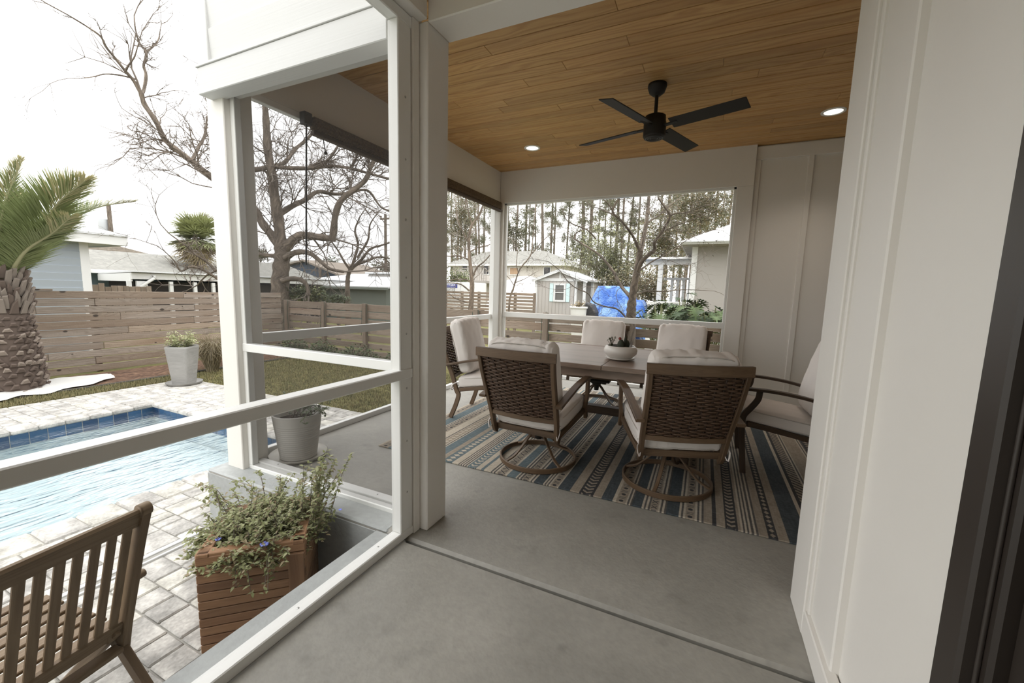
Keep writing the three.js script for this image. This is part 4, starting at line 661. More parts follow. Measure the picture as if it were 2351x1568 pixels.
{ // folding slatted garden chair facing the pool; only its back is in view
  const g = thing('slatted_chair', 'slatted wooden garden chair seen from behind, facing the pool', 'chair', [-1.941, G, -0.432]);
  // local: -z front ... chair faces local -z; rotated so that front looks at the pool
  g.rotation.y = Math.PI / 2 + 0.17;
  const hw = 0.245, tm = M.teak, tp = V(0, 0.925, 0.20), bt = V(0, 0.36, 0.035);
  for (const s of [-1, 1]) {
    const P = [[s * hw, 0.30, 0.02], [s * hw, 0.42, 0.05], [s * hw, 0.6, 0.105], [s * hw, 0.78, 0.16], [s * hw, 0.91, 0.205]];
    mesh('back_post', sweepBar(P, 0.030, 0.048), tm, g);
    mesh('post_head', tube([[s * hw - 0.016, 0.912, 0.207], [s * hw + 0.016, 0.912, 0.207]], 0.024, 14), tm, g);
    mesh('leg', bar([s * (hw - 0.005), 0.37, -0.02], [s * (hw - 0.005), 0.0, 0.30], 0.028, 0.05, 0.006), tm, g);
    mesh('leg', bar([s * (hw - 0.035), 0.42, 0.06], [s * (hw - 0.035), 0.0, -0.36], 0.026, 0.045, 0.006), tm, g);
    mesh('arm_peg', tube([[s * (hw + 0.01), 0.60, 0.09], [s * (hw + 0.055), 0.60, 0.085]], 0.016, 10), tm, g);
    mesh('seat_rail', bar([s * (hw - 0.05), 0.40, 0.06], [s * (hw - 0.05), 0.43, -0.42], 0.026, 0.04, 0.004), tm, g);
  }
  mesh('top_rail', bar([-hw, 0.885, 0.194], [hw, 0.885, 0.194], 0.026, 0.075, 0.008, V(0, 0.95, 0.3).normalize()), tm, g);
  mesh('lower_rail', bar([-hw, 0.415, 0.048], [hw, 0.415, 0.048], 0.026, 0.06, 0.006, V(0, 0.95, 0.28).normalize()), tm, g);
  for (let i = 0; i < 10; i++) { const x = lerp(-hw + 0.04, hw - 0.04, i / 9); mesh('back_slat', bar([x, 0.43, 0.053], [x, 0.86, 0.186], 0.028, 0.012, 0.003, V(0, 0, 1)), tm, g); }
  for (let i = 0; i < 8; i++) mesh('seat_slat', bar([-hw + 0.02, 0.437 - 0.002 + i * 0.003, 0.03 - i * 0.06], [hw - 0.02, 0.437 - 0.002 + i * 0.003, 0.03 - i * 0.06], 0.045, 0.014, 0.003), tm, g);
  mesh('rear_stretcher', bar([-hw + 0.02, 0.33, 0.045], [hw - 0.02, 0.33, 0.045], 0.05, 0.022, 0.004), tm, g);
}
{ // square tapered concrete pot on its saucer
  const cm = mat({ color: lin(0.36, 0.35, 0.335), roughness: 0.9, map: T.conc, bumpMap: T.stoneBump, bumpScale: 0.004 });
  const sq = (w0, w1, y0, y1, c) => { const p = [], u = [], ix = [], rings = [[w0, y0], [w1, y1]], n = 32; rings.forEach(([w, y]) => { for (let i = 0; i <= n; i++) { const a = i / n * 6.2832, k = 0.28, q = V(Math.sign(Math.cos(a)) * Math.pow(Math.abs(Math.cos(a)), k) * w / 2, y, Math.sign(Math.sin(a)) * Math.pow(Math.abs(Math.sin(a)), k) * w / 2); p.push(q.x, q.y, q.z); u.push(a * w / 3, y); } }); for (let i = 0; i < n; i++) ix.push(i, i + n + 1, i + 1, i + 1, i + n + 1, i + n + 2); return geo(p, u, ix); };
  const pp = [-7.98, G, -3.88];
  const sa = tag(mesh('saucer', lathe([[0, 0.012], [0.21, 0.012], [0.25, 0.045], [0.26, 0.043], [0.235, 0.0], [0, 0]], 36), cm), 'grey round saucer under the concrete pot at the deck corner', 'saucer'); sa.position.set(pp[0], G, pp[2]);
  const g = thing('concrete_pot', 'square tapered grey concrete pot at the deck corner by the fence', 'plant pot', [pp[0], G + 0.014, pp[2]], 0.55);
  const S2 = []; S2.push(sq(0.26, 0.37, 0, 0.62), sq(0.37, 0.358, 0.62, 0.645), sq(0.358, 0.31, 0.645, 0.64), sq(0.31, 0.29, 0.64, 0.54)); mesh('pot', merge(S2), cm, g);
  mesh('soil', bb(-0.14, 0.14, 0.52, 0.57, -0.14, 0.14, 0.01), M.soil, g);
  const f = thing('pale_shrub', 'pale green leafy plant growing in the concrete pot', 'plant', [pp[0], G + 0.58, pp[2]]); const A = [], B = [], S = [];
  for (let i = 0; i < 70; i++) { const a = rr(0, 6.28), L = rr(0.1, 0.34), c = curve([[Math.cos(a) * 0.05, 0, Math.sin(a) * 0.05], [Math.cos(a) * 0.1, L * 0.6, Math.sin(a) * 0.1], [Math.cos(a) * rr(0.1, 0.24), L, Math.sin(a) * rr(0.1, 0.24)]], 6); S.push(tube(c, [0.003, 0.001], 3)); c.forEach((q, k) => { if (k) for (let j = 0; j < 4; j++) (rnd() < 0.6 ? A : B).push(leafGeo(rr(0.025, 0.05), 0.018).rotateZ(rr(-0.2, 1)).rotateY(rr(0, 6.3)).translate(q.x, q.y, q.z)); }); }
  mesh('stem', merge(S), M.twigPale, f); mesh('foliage', merge(A), M.leafPale, f); mesh('foliage', merge(B), M.leafB, f);
}
function grassClump(pos, n, L, label, m) { const g = thing('grass_clump', label, 'grass', pos); const A = []; for (let i = 0; i < n; i++) { const a = rr(0, 6.28), s = rr(0.15, 0.95), l = L * rr(0.6, 1.1), b = V(rr(-0.08, 0.08), 0, rr(-0.08, 0.08)); A.push(tube(curve([b, b.clone().add(V(Math.cos(a) * s * l * 0.4, l * 0.7, Math.sin(a) * s * l * 0.4)), b.clone().add(V(Math.cos(a) * s * l * 1.0, l * (1.1 - s * 0.75), Math.sin(a) * s * l * 1.0))], 6), [0.006, 0.0015], 3)); } mesh('blade', merge(A), m, g); return g; }
grassClump([-8.75, -0.47, -4.75], 420, 0.85, 'feathery ornamental grass clump behind the concrete pot', M.leafDry);
grassClump([-9.15, -0.46, -5.35], 140, 0.65, 'smaller ornamental grass clump nearer the fence behind the pot', M.leafB);
{ // low leafy hedge along the foot of the rail fence, seen through the first bay
  const spots = [[-9.4, -7.05, 0.5], [-8.3, -7.0, 0.45], [-7.2, -7.05, 0.55], [-6.0, -7.1, 0.4]];
  spots.forEach(([x, z, r], i) => { const g = thing('low_shrub', ['dark low shrub against the rail fence near its corner', 'dark low shrub second along the rail fence', 'dark low shrub third along the rail fence', 'dark low shrub furthest right along the rail fence seen through the first screen'][i], 'shrub', [x, -0.48, z], 0, 'low shrubs along the rail fence'); const A = [], S = []; for (let k = 0; k < 1100; k++) { const a = rr(0, 6.28), q = Math.sqrt(rnd()), p = V(Math.cos(a) * q * r * 1.3, rr(0.05, 0.42) * (1.15 - q * q), Math.sin(a) * q * r * 0.5); A.push(leafGeo(rr(0.05, 0.09), 0.035).rotateZ(rr(-0.4, 1)).rotateY(rr(0, 6.28)).translate(p.x, p.y, p.z)); if (k % 14 === 0) S.push(tube([[0, 0, 0], [p.x * 0.6, p.y * 0.7, p.z * 0.6], [p.x, p.y, p.z]], [0.008, 0.003], 4)); } mesh('stem', merge(S), M.twig, g); mesh('foliage', merge(A), M.leafDark, g); });
}
// ================= TREES =================
const hitZ = (px, py, z) => { const d = V((px - 1175.5) / FPX, -(py - 784) / FPX, -1).applyQuaternion(camera.quaternion); return d.multiplyScalar(z / d.z).add(camera.position); };
const hitX = (px, py, x) => { const d = V((px - 1175.5) / FPX, -(py - 784) / FPX, -1).applyQuaternion(camera.quaternion); return d.multiplyScalar(x / d.x).add(camera.position); };
function randDir(d, spread) { const v = V(rr(-1, 1), rr(-1, 1), rr(-1, 1)).normalize().multiplyScalar(spread); return d.clone().add(v).normalize(); }
function grow(out, p, dir, len, r, lvl, o) {
  const n = lvl > 1 ? 5 : 3, P = [p.clone()]; let d = dir.clone(), q = p.clone();
  for (let i = 0; i < n; i++) { d = randDir(d, o.kink); d.y += o.lift; d.normalize(); q = q.clone().add(d.clone().multiplyScalar(len / n)); if (o.lim !== undefined && q.z > o.lim) { q.z = 2 * o.lim - q.z; d.z = -Math.abs(d.z); } P.push(q); }
  out.push(tube(P, [r, r * 0.45], lvl > 1 ? 5 : 3, { cap: false }));
  if (lvl <= 0) { if (o.leaf && rnd() < o.leafP) o.leaf.push(leafGeo(o.leafL * rr(0.7, 1.3), o.leafL * 0.7).rotateZ(rr(-1, 1)).rotateY(rr(0, 6.28)).translate(q.x, q.y, q.z)); return; }
  const k = o.kids[lvl]; for (let i = 0; i < k; i++) { const j = 1 + Math.floor(rnd() * n), b = P[j], t = P[j].clone().sub(P[j - 1]).normalize(); grow(out, b, randDir(t, o.spread), len * rr(0.45, 0.75), r * lerp(0.75, 0.5, j / n), lvl - 1, o); }
}
// limbs: [width px at start, at end, children per metre, [px, py, depth offset]...]
function bareTree(name, label, dist, limbs, o) {
  const base = at(...limbs[0][3].slice(0, 2), dist); const g = thing(name, label, 'tree', [base.x, -0.475, base.z]); const off = V(base.x, -0.475, base.z);
  const twigs = []; if (o.zmax !== undefined) o.lim = o.zmax - base.z;
  limbs.forEach((L, k) => {
    const [w0, w1, dens, ...pts] = L; let P = pts.map(([x, y, dd = 0]) => at(x, y, dist + dd).sub(off)); const mp = perPx(P[0].clone().add(off));
    if (k === 0) P.unshift(V(P[0].x - 0.02, 0, P[0].z)); const C = curve(P, P.length * 5);
    const ws = o.ws || 1, r0 = w0 / 2 * mp * ws, r1 = w1 / 2 * mp * ws, R = t => lerp(r0, r1, Math.pow(t, 0.9)) * (1 + (k === 0 ? 0.35 * Math.pow(1 - t, 6) : 0));
    const G2 = tube(C, t => R(t) * (1 + 0.07 * Math.sin(t * 37 + k)), k === 0 ? 18 : 10); mesh(k === 0 ? 'trunk' : 'limb', G2, o.bark, g);
    let len = 0; for (let i = 1; i < C.length; i++) len += C[i].distanceTo(C[i - 1]);
    const m = Math.round(len * dens * (o.dm || 1)); for (let i = 0; i < m; i++) { const t = rr(k === 0 ? 0.5 : 0.12, 1), j = Math.min(C.length - 2, Math.floor(t * (C.length - 1))), dir = C[j + 1].clone().sub(C[j]).normalize(); grow(twigs, C[j], randDir(dir, 1.25), o.len * rr(0.6, 1.2) * (o.thin ? clamp(R(t) / o.thin, 0.3, 1) : 1), Math.min(R(t) * 0.5, o.r * rr(0.7, 1.2)), 2, o); }
    grow(twigs, C[C.length - 1], C[C.length - 1].clone().sub(C[C.length - 2]).normalize(), o.len, Math.min(r1, o.r * 1.4), 2, o);
  });
  mesh('twigs', merge(twigs), o.twig, g); if (o.leaf && o.leaf.length) mesh('dry_leaves', merge(o.leaf), o.leafMat, g); return g;
}
bareTree('oak_tree', 'huge bare oak with spreading limbs behind the board fence', 15, [
  [40, 30, 0, [643, 675], [645, 620], [648, 585], [646, 560]],
  [27, 9, 1.6, [646, 575], [641, 520], [631, 455], [624, 400], [615, 345], [612, 298], [610, 262], [604, 190], [600, 120]],
  [24, 14, 1.4, [652, 575, 0], [668, 556, -0.2], [690, 541, -0.4], [728, 544, -0.6], [764, 548, -0.7]],
  [17, 7, 2.0, [762, 552, -0.7], [766, 530, -0.8], [770, 494, -0.9], [783, 460, -1], [811, 437, -1], [838, 414, -1.1], [853, 380, -1.2], [872, 340, -1.3], [890, 300, -1.3]],
  [14, 4, 2.0, [641, 493, 0.2], [664, 477, 0.4], [700, 459, 0.7], [731, 440, 0.9], [764, 445, 1], [797, 444, 1.1], [843, 437, 1.2], [878, 478, 1.1], [920, 488, 1]],
  [13, 5, 2.2, [560, 388, -0.3], [590, 389, -0.2], [620, 383, 0], [671, 386, -0.4], [714, 386, -0.6], [760, 381, -0.7], [807, 387, -0.9], [860, 402, -1], [930, 420, -1.1]],
  [11, 5, 2.4, [618, 384, 0], [652, 374, 0.4], [678, 342, 0.7], [702, 322, 0.9], [724, 296, 1], [740, 262, 1.1]],
  [9, 4, 2.4, [718, 386, -0.6], [746, 374, -0.7], [768, 348, -0.8], [784, 318, -0.9]],
  [7, 3, 2.4, [807, 386, -0.9], [818, 360, -1], [830, 330, -1]],
  [20, 13, 1.3, [645, 572, 0], [624, 540, 0.3], [603, 513, 0.5], [585, 482, 0.7], [535, 444, 0.9], [482, 404, 1], [446, 376, 1]],
  [13, 9, 2.2, [446, 376, 1], [411, 348, 0.9], [380, 322, 0.9], [357, 277, 0.8], [331, 238, 0.8], [324, 214, 0.7]],
  [8, 2.5, 0.8, [324, 216, 0.7], [308, 187, 0.6], [286, 161, 0.5], [268, 138, 0.4], [243, 107, 0.3], [232, 85, 0.2], [201, 62, 0.1], [150, 31, 0]],
  [8, 2.5, 0.9, [325, 216, 0.7], [331, 203, 0.9], [335, 170, 1], [330, 152, 1], [335, 120, 1.1], [320, 98, 1.2], [311, 67, 1.2], [308, 35, 1.3]],
  [4, 1.5, 0.8, [300, 178, 0.6], [270, 172, 0.4], [241, 170, 0.3], [215, 176, 0.2], [187, 180, 0.1]],
  [5, 2, 1.0, [334, 120, 1.1], [350, 108, 1.3], [364, 90, 1.5], [368, 68, 1.6]],
  [5, 2, 0.9, [288, 163, 0.5], [295, 150, 0.2], [308, 132, 0], [318, 100, -0.2]],
  [9, 4, 2.5, [440, 372, 1], [455, 340, 1.4], [470, 310, 1.6], [475, 270, 1.8]],
  [15, 6, 0.6, [655, 592, -0.2], [672, 582, -0.5], [694, 578, -0.8], [714, 583, -1], [737, 601, -1.1], [757, 617, -1.2], [790, 624, -1.2]],
  [10, 5, 1.4, [640, 588, 0.1], [612, 586, 0.4], [590, 583, 0.6], [560, 590, 0.8], [530, 605, 1], [495, 622, 1.1]],
  [6, 2, 2.2, [495, 622, 1.1], [477, 603, 1.1], [457, 590, 1], [441, 578, 1], [424, 562, 0.9], [403, 547, 0.9], [388, 536, 0.8]],
  [6, 2, 2.0, [500, 640, 1.1], [470, 622, 1], [440, 612, 0.9], [415, 622, 0.8], [404, 604, 0.8], [392, 590, 0.7]],
  [13, 8, 0.3, [648, 645, -0.3], [668, 640, -0.5], [692, 643, -0.7], [704, 655, -0.8], [709, 678, -0.9]],
], { bark: M.bark, twig: M.twig, len: 1.5, r: 0.021, kink: 0.36, spread: 0.9, lift: 0.03, kids: [0, 5, 6], dm: 1.75, thin: 0.09 });
bareTree('crape_myrtle', 'small bare multi-stem tree behind the fence right of the oak', 17, [
  [11, 8, 0, [798, 650], [800, 630], [808, 610]],
  [8, 3, 2.2, [806, 618], [815, 590], [822, 560], [815, 530], [825, 500]], [8, 3, 2.2, [806, 618], [830, 596], [850, 572], [880, 562], [920, 548]], [6, 3, 2.2, [804, 620], [790, 600], [776, 575], [762, 556]], [7, 3, 2.2, [806, 612], [840, 600], [870, 590], [905, 596]], [6, 2, 2.2, [822, 590], [845, 550], [850, 515], [870, 485]],
], { bark: M.bark, twig: M.twig, len: 0.9, r: 0.016, kink: 0.5, spread: 1.0, lift: 0.06, kids: [0, 4, 4] });
const dl1 = [];
bareTree('garden_tree', 'bare forked garden tree rising in front of the blue tarp', 7.35, [
  [50, 44, 0, [1449, 740], [1449, 715], [1451, 690]],
  [40, 30, 0.8, [1451, 700], [1453, 672], [1459, 640], [1466, 603], [1470, 576]],
  [27, 9, 1.5, [1469, 585], [1478, 543, 0.2], [1485, 504, 0.3], [1489, 463, 0.4], [1494, 400, 0.5], [1500, 330, 0.6]],
  [24, 8, 2.0, [1462, 632], [1472, 603, -0.08], [1488, 586, -0.12], [1503, 573, -0.12], [1503, 557, -0.16], [1520, 532, -0.20], [1538, 495, -0.24], [1528, 478, -0.28], [1512, 455, -0.32]],
  [8, 3, 2.5, [1538, 495, -0.24], [1552, 490, -0.28], [1575, 488, -0.32], [1600, 478, -0.36]],
  [15, 6, 2.0, [1470, 580], [1452, 540, -0.08], [1429, 510, -0.16], [1407, 485, -0.20], [1419, 457, -0.24], [1430, 420, -0.28]],
  [8, 3, 2.0, [1407, 485, -0.20], [1398, 470, -0.24], [1386, 458, -0.28], [1370, 440, -0.32]],
  [7, 3, 2.0, [1418, 500, -0.16], [1395, 487, -0.08], [1375, 478, 0], [1355, 474, 0.1]],
  [19, 8, 1.6, [1446, 680], [1430, 662, 0.2], [1419, 645, 0.3], [1410, 627, 0.4], [1391, 601, 0.5], [1372, 582, 0.6], [1344, 564, 0.7], [1319, 549, 0.8]],
  [8, 2.5, 2.2, [1319, 549, 0.8], [1323, 535, 0.8], [1340, 527, 0.8], [1362, 520, 0.9]],
  [8, 2, 2.2, [1368, 548, 0.4], [1348, 528, 0.3], [1332, 521, 0.3], [1312, 513, 0.2], [1300, 504, 0.2], [1291, 479, 0.1], [1286, 450, 0]],
  [9, 2.5, 1.4, [1436, 728, -0.04], [1425, 716, -0.08], [1413, 708, -0.12], [1391, 704, -0.16], [1363, 693, -0.20], [1350, 674, -0.24], [1322, 661, -0.28], [1303, 645, -0.32], [1287, 623, -0.36], [1260, 601, -0.40]],
  [8, 2.5, 1.6, [1460, 678, 0], [1482, 669, 0.1], [1526, 669, 0.3], [1570, 665, 0.5], [1640, 668, 0.6]],
  [9, 3, 2.4, [1470, 620, 0], [1501, 598, 0.2], [1526, 586, 0.3], [1551, 570, 0.5], [1577, 551, 0.6], [1610, 536, 0.7]],
  [8, 3, 2.4, [1486, 512, 0.3], [1510, 496, 0.5], [1540, 470, 0.7], [1580, 440, 0.9], [1620, 410, 1]],
  [7, 2.5, 2.4, [1520, 532, -0.20], [1560, 515, -0.16], [1600, 500, -0.12], [1650, 480, -0.08]],
], { zmax: -6.3, ws: 0.46, dm: 1.6, bark: M.bark, twig: M.twig, len: 0.6, r: 0.006, kink: 0.5, spread: 1.0, lift: 0.02, kids: [0, 4, 4], leaf: dl1, leafP: 0.30, leafL: 0.035, leafMat: M.twig });
bareTree('lawn_tree', 'grey bare tree on the lawn behind the rail fence near the porch corner', 10.5, [
  [26, 20, 0, [1081, 712], [1083, 680], [1084, 650]],
  [20, 8, 2.0, [1084, 655], [1083, 636], [1079, 600], [1077, 574], [1077, 547], [1082, 520], [1102, 490], [1112, 460]],
  [9, 3, 2.5, [1086, 634], [1096, 613], [1111, 601], [1130, 580], [1150, 560]], [9, 3, 2.5, [1080, 600], [1073, 595], [1054, 588], [1028, 588], [1000, 580]], [7, 3, 2.5, [1078, 579], [1096, 569], [1120, 563], [1150, 548]], [8, 3, 2.2, [1080, 648], [1073, 643], [1052, 641], [1020, 646]], [8, 3, 2.0, [1078, 668], [1060, 654], [1045, 650], [1020, 648]], [9, 3, 2.5, [1077, 560], [1062, 530], [1050, 500], [1046, 460]], [8, 3, 2.5, [1084, 515], [1076, 490], [1072, 460], [1065, 430]], [8, 3, 2.2, [1076, 695], [1060, 690], [1044, 684], [1026, 670]],
], { ws: 0.5, dm: 1.4, bark: M.barkPale, twig: M.twigPale, len: 0.7, r: 0.008, kink: 0.5, spread: 1.0, lift: 0.05, kids: [0, 4, 4] });
const dl2 = [];
bareTree('sapling', 'slender leaning sapling in front of the white covered boat', 12, [
  [10, 8, 0, [1170, 690], [1173, 677], [1178, 664]], [8, 3, 1.6, [1177, 668], [1182, 651], [1193, 619], [1219, 584], [1223, 547], [1229, 485], [1232, 440]], [5, 2, 2, [1190, 626], [1186, 610], [1187, 588], [1190, 560]], [5, 2, 2, [1222, 582], [1240, 560], [1262, 540], [1290, 532]], [4, 2, 2, [1180, 655], [1170, 640], [1160, 630]], [4, 2, 2, [1180, 650], [1205, 640], [1230, 625]],
], { ws: 0.5, dm: 1.4, bark: M.barkPale, twig: M.twigPale, len: 0.6, r: 0.006, kink: 0.5, spread: 1.0, lift: 0.04, kids: [0, 3, 4], leaf: dl2, leafP: 0.12, leafL: 0.04, leafMat: M.twig });
// ---------- palm by the pool ----------
function frond(pts, lw, n, droop, L0) { // pinnate leaf: rachis and two ranks of leaflets
  const C = curve(pts, n), lf = [[], []], rach = tube(C, t => lerp(lw, lw * 0.2, t), 6);
  C.forEach((p, i) => { const t = i / n; if (t < 0.1) return; const d = (C[Math.min(i + 1, n)]).clone().sub(C[Math.max(i - 1, 0)]).normalize(), side = d.clone().cross(V(0, 1, 0)).normalize(), up = side.clone().cross(d).normalize();
    const L = L0 * Math.pow(Math.sin(Math.PI * clamp(0.16 + t * 0.8, 0, 1)), 0.7) * rr(0.85, 1.1);
    for (const s of [-1, 1]) for (let k = 0; k < 5; k++) { const dir = d.clone().multiplyScalar(0.75 + t * 0.55 + rr(-0.15, 0.15)).add(side.clone().multiplyScalar(s * rr(0.6, 0.95))).add(up.clone().multiplyScalar(rr(0.05, 0.75))).normalize(), e = p.clone().add(dir.clone().multiplyScalar(L)).add(V(0, -droop * L, 0)), w = dir.clone().cross(up).normalize().multiplyScalar(0.0075), m = p.clone().lerp(e, 0.5).add(V(0, droop * L * 0.3, 0)); lf[t > 0.62 && rnd() < (t - 0.55) * 2.1 ? 1 : 0].push(geo([p.x - w.x * 0.4, p.y - w.y * 0.4, p.z - w.z * 0.4, p.x + w.x * 0.4, p.y + w.y * 0.4, p.z + w.z * 0.4, m.x - w.x, m.y - w.y, m.z - w.z, m.x + w.x, m.y + w.y, m.z + w.z, e.x, e.y, e.z], [0, 0, 1, 0, 0, 0.5, 1, 0.5, 0.5, 1], [0, 1, 2, 1, 3, 2, 2, 3, 4])); } });
  return [rach, merge(lf[0]), lf[1].length ? merge(lf[1]) : null];
}
{
  const b = at(24, 895, 9.75), g = thing('palm_tree', 'stout young date palm standing by the pool against the fence', 'palm tree', [b.x, -0.44, b.z]), o = V(b.x, -0.44, b.z);
  const top = at(-4, 640, 9.75).sub(o), C = curve([V(0, 0, 0), top.clone().multiplyScalar(0.5).add(V(0.02, 0, 0)), top.clone()], 20);
  const boots = mat({ color: lin(0.115, 0.085, 0.068), roughness: 0.95 }), boot2 = mat({ color: lin(0.21, 0.175, 0.145), roughness: 0.95 }), RT = t => lerp(0.42, 0.24, Math.pow(t, 0.8));
  mesh('trunk', tube(C, t => RT(t) * 0.94, 22), boots, g);
  const A = [], B = [], D = []; const rows = 24;
  for (let r = 0; r < rows; r++) { const t = (r + 0.5) / rows, c = C[Math.round(t * 20)], n = 15; for (let k = 0; k < n; k++) { const a = (k + (r % 2) * 0.5) / n * 6.2832 + rr(-0.06, 0.06), R = RT(t), big = t > 0.66; const s = prism([[-0.05, 0], [0.05, 0], [0.026, big ? 0.2 : 0.06], [-0.026, big ? 0.2 : 0.06]].map(([x, y]) => [x * rr(0.7, 1.15), y * rr(0.7, 1.3)]), 0.035, 0.008); s.rotateX(big ? 0.35 : 0.5); s.translate(0, 0, R - 0.012); s.rotateY(a); s.translate(c.x, c.y + rr(-0.015, 0.015), c.z); (big ? (rnd() < 0.7 ? B : A) : (rnd() < 0.26 ? D : A)).push(s); } }
  stuff(mesh('leaf_base', merge(A), boots, g)); stuff(mesh('leaf_base', merge(D), mat({ color: lin(0.24, 0.195, 0.16), roughness: 0.95 }), g)); stuff(mesh('leaf_base', merge(B), boot2, g));
  const fr = (pp, d, L0 = 0.55, lw = 0.028) => { const P = pp.map(([x, y, dd = 0]) => at(x, y, 9.75 + d * dd).sub(o)); const [ra, l1, l2] = frond(P, lw, 84, 0.12, L0); const m = mesh('frond', l1, M.frond, g); mesh('rachis', ra, mat({ color: lin(0.30, 0.29, 0.16), roughness: 0.7 }), m); if (l2) mesh('frond_tip', l2, M.frondTip, m); };
  fr([[12, 660, 0], [50, 590, -0.3], [95, 520, -0.7], [140, 460, -1.0], [195, 415, -1.2]], 1, 0.74);
  fr([[18, 650, 0], [80, 570, 0.3], [150, 512, 0.6], [225, 476, 0.8], [312, 462, 0.9]], 1, 0.5);
  fr([[10, 650, 0], [60, 575, -0.5], [120, 535, -0.9], [160, 500, -1.2]], 1, 0.5);
  fr([[5, 640, 0], [0, 560, -0.4], [10, 470, -0.7], [50, 370, -0.8]], 1, 0.5);
  fr([[5, 640, 0], [-30, 540, 0.3], [-60, 440, 0.5], [-50, 330, 0.6]], 1, 0.5);
  fr([[0, 640, 0], [-60, 560, -0.4], [-140, 500, -0.8], [-230, 480, -1]], 1, 0.55);
  fr([[5, 640, 0], [20, 560, 0.8], [45, 500, 1.4], [60, 450, 1.9]], 1, 0.5);
  fr([[0, 640, 0], [-50, 580, 0.9], [-100, 560, 1.6], [-170, 560, 2.2]], 1, 0.5);
  fr([[15, 650, 0], [70, 600, 0.2], [115, 560, 0.4], [165, 520, 0.5]], 1, 0.45);
}
// leaf cloud used for bushes and crowns
function cloud(n, rx, ry, rz, L, W, mtl, g, name = 'foliage') { const A = []; for (let i = 0; i < n; i++) { const u = rr(-1, 1), a = rr(0, 6.28), q = Math.sqrt(1 - u * u), r = Math.pow(rnd(), 0.4) * (0.8 + 0.35 * Math.sin(a * 3 + u * 4)); A.push(leafGeo(L * rr(0.7, 1.3), W * rr(0.8, 1.2), 0.3).rotateZ(rr(-0.6, 1)).rotateY(rr(0, 6.28)).translate(Math.cos(a) * q * r * rx, u * r * ry, Math.sin(a) * q * r * rz)); } return mesh(name, merge(A), mtl, g); }
function bush(name, label, p, rx, ry, n, L, mtl, mtl2, group) { const g = thing(name, label, name.includes('tree') ? 'tree' : 'shrub', [p.x, -0.475, p.z], 0, group), c = V(0, p.y + 0.475, 0); const f = cloud(n, rx, ry, rx * 0.8, L, L * 0.5, mtl, g); f.position.copy(c); if (mtl2) { const f2 = cloud(Math.round(n * 0.6), rx, ry, rx * 0.8, L, L * 0.5, mtl2, g); f2.position.copy(c); } mesh('trunk', tube([[0, 0, 0], [0.03, c.y * 0.6, 0], [0, c.y, 0.02]], [0.05 + rx * 0.04, 0.03], 7), M.bark, g); return g; }
bush('evergreen_tree', 'broad dull green evergreen tree behind the blue tarp', hitZ(1395, 615, -21), 2.3, 2.5, 9000, 0.11, M.leafPine, M.leafB);
bush('evergreen_tree', 'lower dense evergreen shrub at the foot of the broad evergreen tree', hitZ(1450, 660, -20), 2.0, 1.1, 5000, 0.10, M.leafPine, M.leafDry);
bush('evergreen_tree', 'thin evergreen tree rising left of the broad evergreen', hitZ(1335, 560, -25), 1.4, 1.8, 3200, 0.11, M.leafPine, null);
bush('evergreen_tree', 'hazy evergreen tree in the wood above the pergola', hitZ(1520, 560, -30), 2.6, 2.6, 5000, 0.15, M.leafPine, M.leafDry);
bush('evergreen_tree', 'hazy evergreen tree in the wood above the grey house roof', hitZ(1610, 480, -32), 3.2, 2.4, 5500, 0.15, M.leafPine, M.leafDry);
bush('evergreen_tree', 'tall hazy evergreen tree behind the lawn tree', hitZ(1058, 520, -34), 2.2, 4.0, 5000, 0.16, M.leafPine, M.leafDry);
bush('evergreen_tree', 'hazy evergreen tree rising behind the two storey house roof', hitZ(1180, 535, -42), 2.2, 2.2, 1200, 0.28, M.leafPine, null);
bush('yard_shrub', 'green shrub in front of the two storey house', hitZ(1052, 640, -26), 1.3, 0.8, 1100, 0.16, M.leafA, M.leafDark);
bush('yard_shrub', 'brown scrub beside the pergola post', hitZ(1495, 668, -18), 1.1, 1.3, 1500, 0.12, M.leafDry, M.leafPine);
bush('fence_shrub', 'dark glossy shrub right of the oak trunk above the fence', hitZ(705, 676, -9.3), 0.75, 0.3, 900, 0.12, M.leafDark, M.leafA);
bush('fence_shrub', 'low dark shrub above the rail fence beside the green shed', hitZ(775, 686, -9.6), 0.55, 0.16, 400, 0.1, M.leafDark, null);
bush('distant_tree', 'small round tree far off behind the blue gable', hitZ(758, 606, -38), 1.5, 1.1, 700, 0.3, M.leafDark, null);
bush('distant_tree', 'dark distant trees far right behind the grey trailer', hitZ(895, 615, -36), 2.6, 1.6, 1000, 0.3, M.leafPine, null);
bush('distant_tree', 'round distant tree left of the oak trunk', hitZ(598, 585, -30), 1.0, 0.9, 700, 0.25, M.leafPine, null);
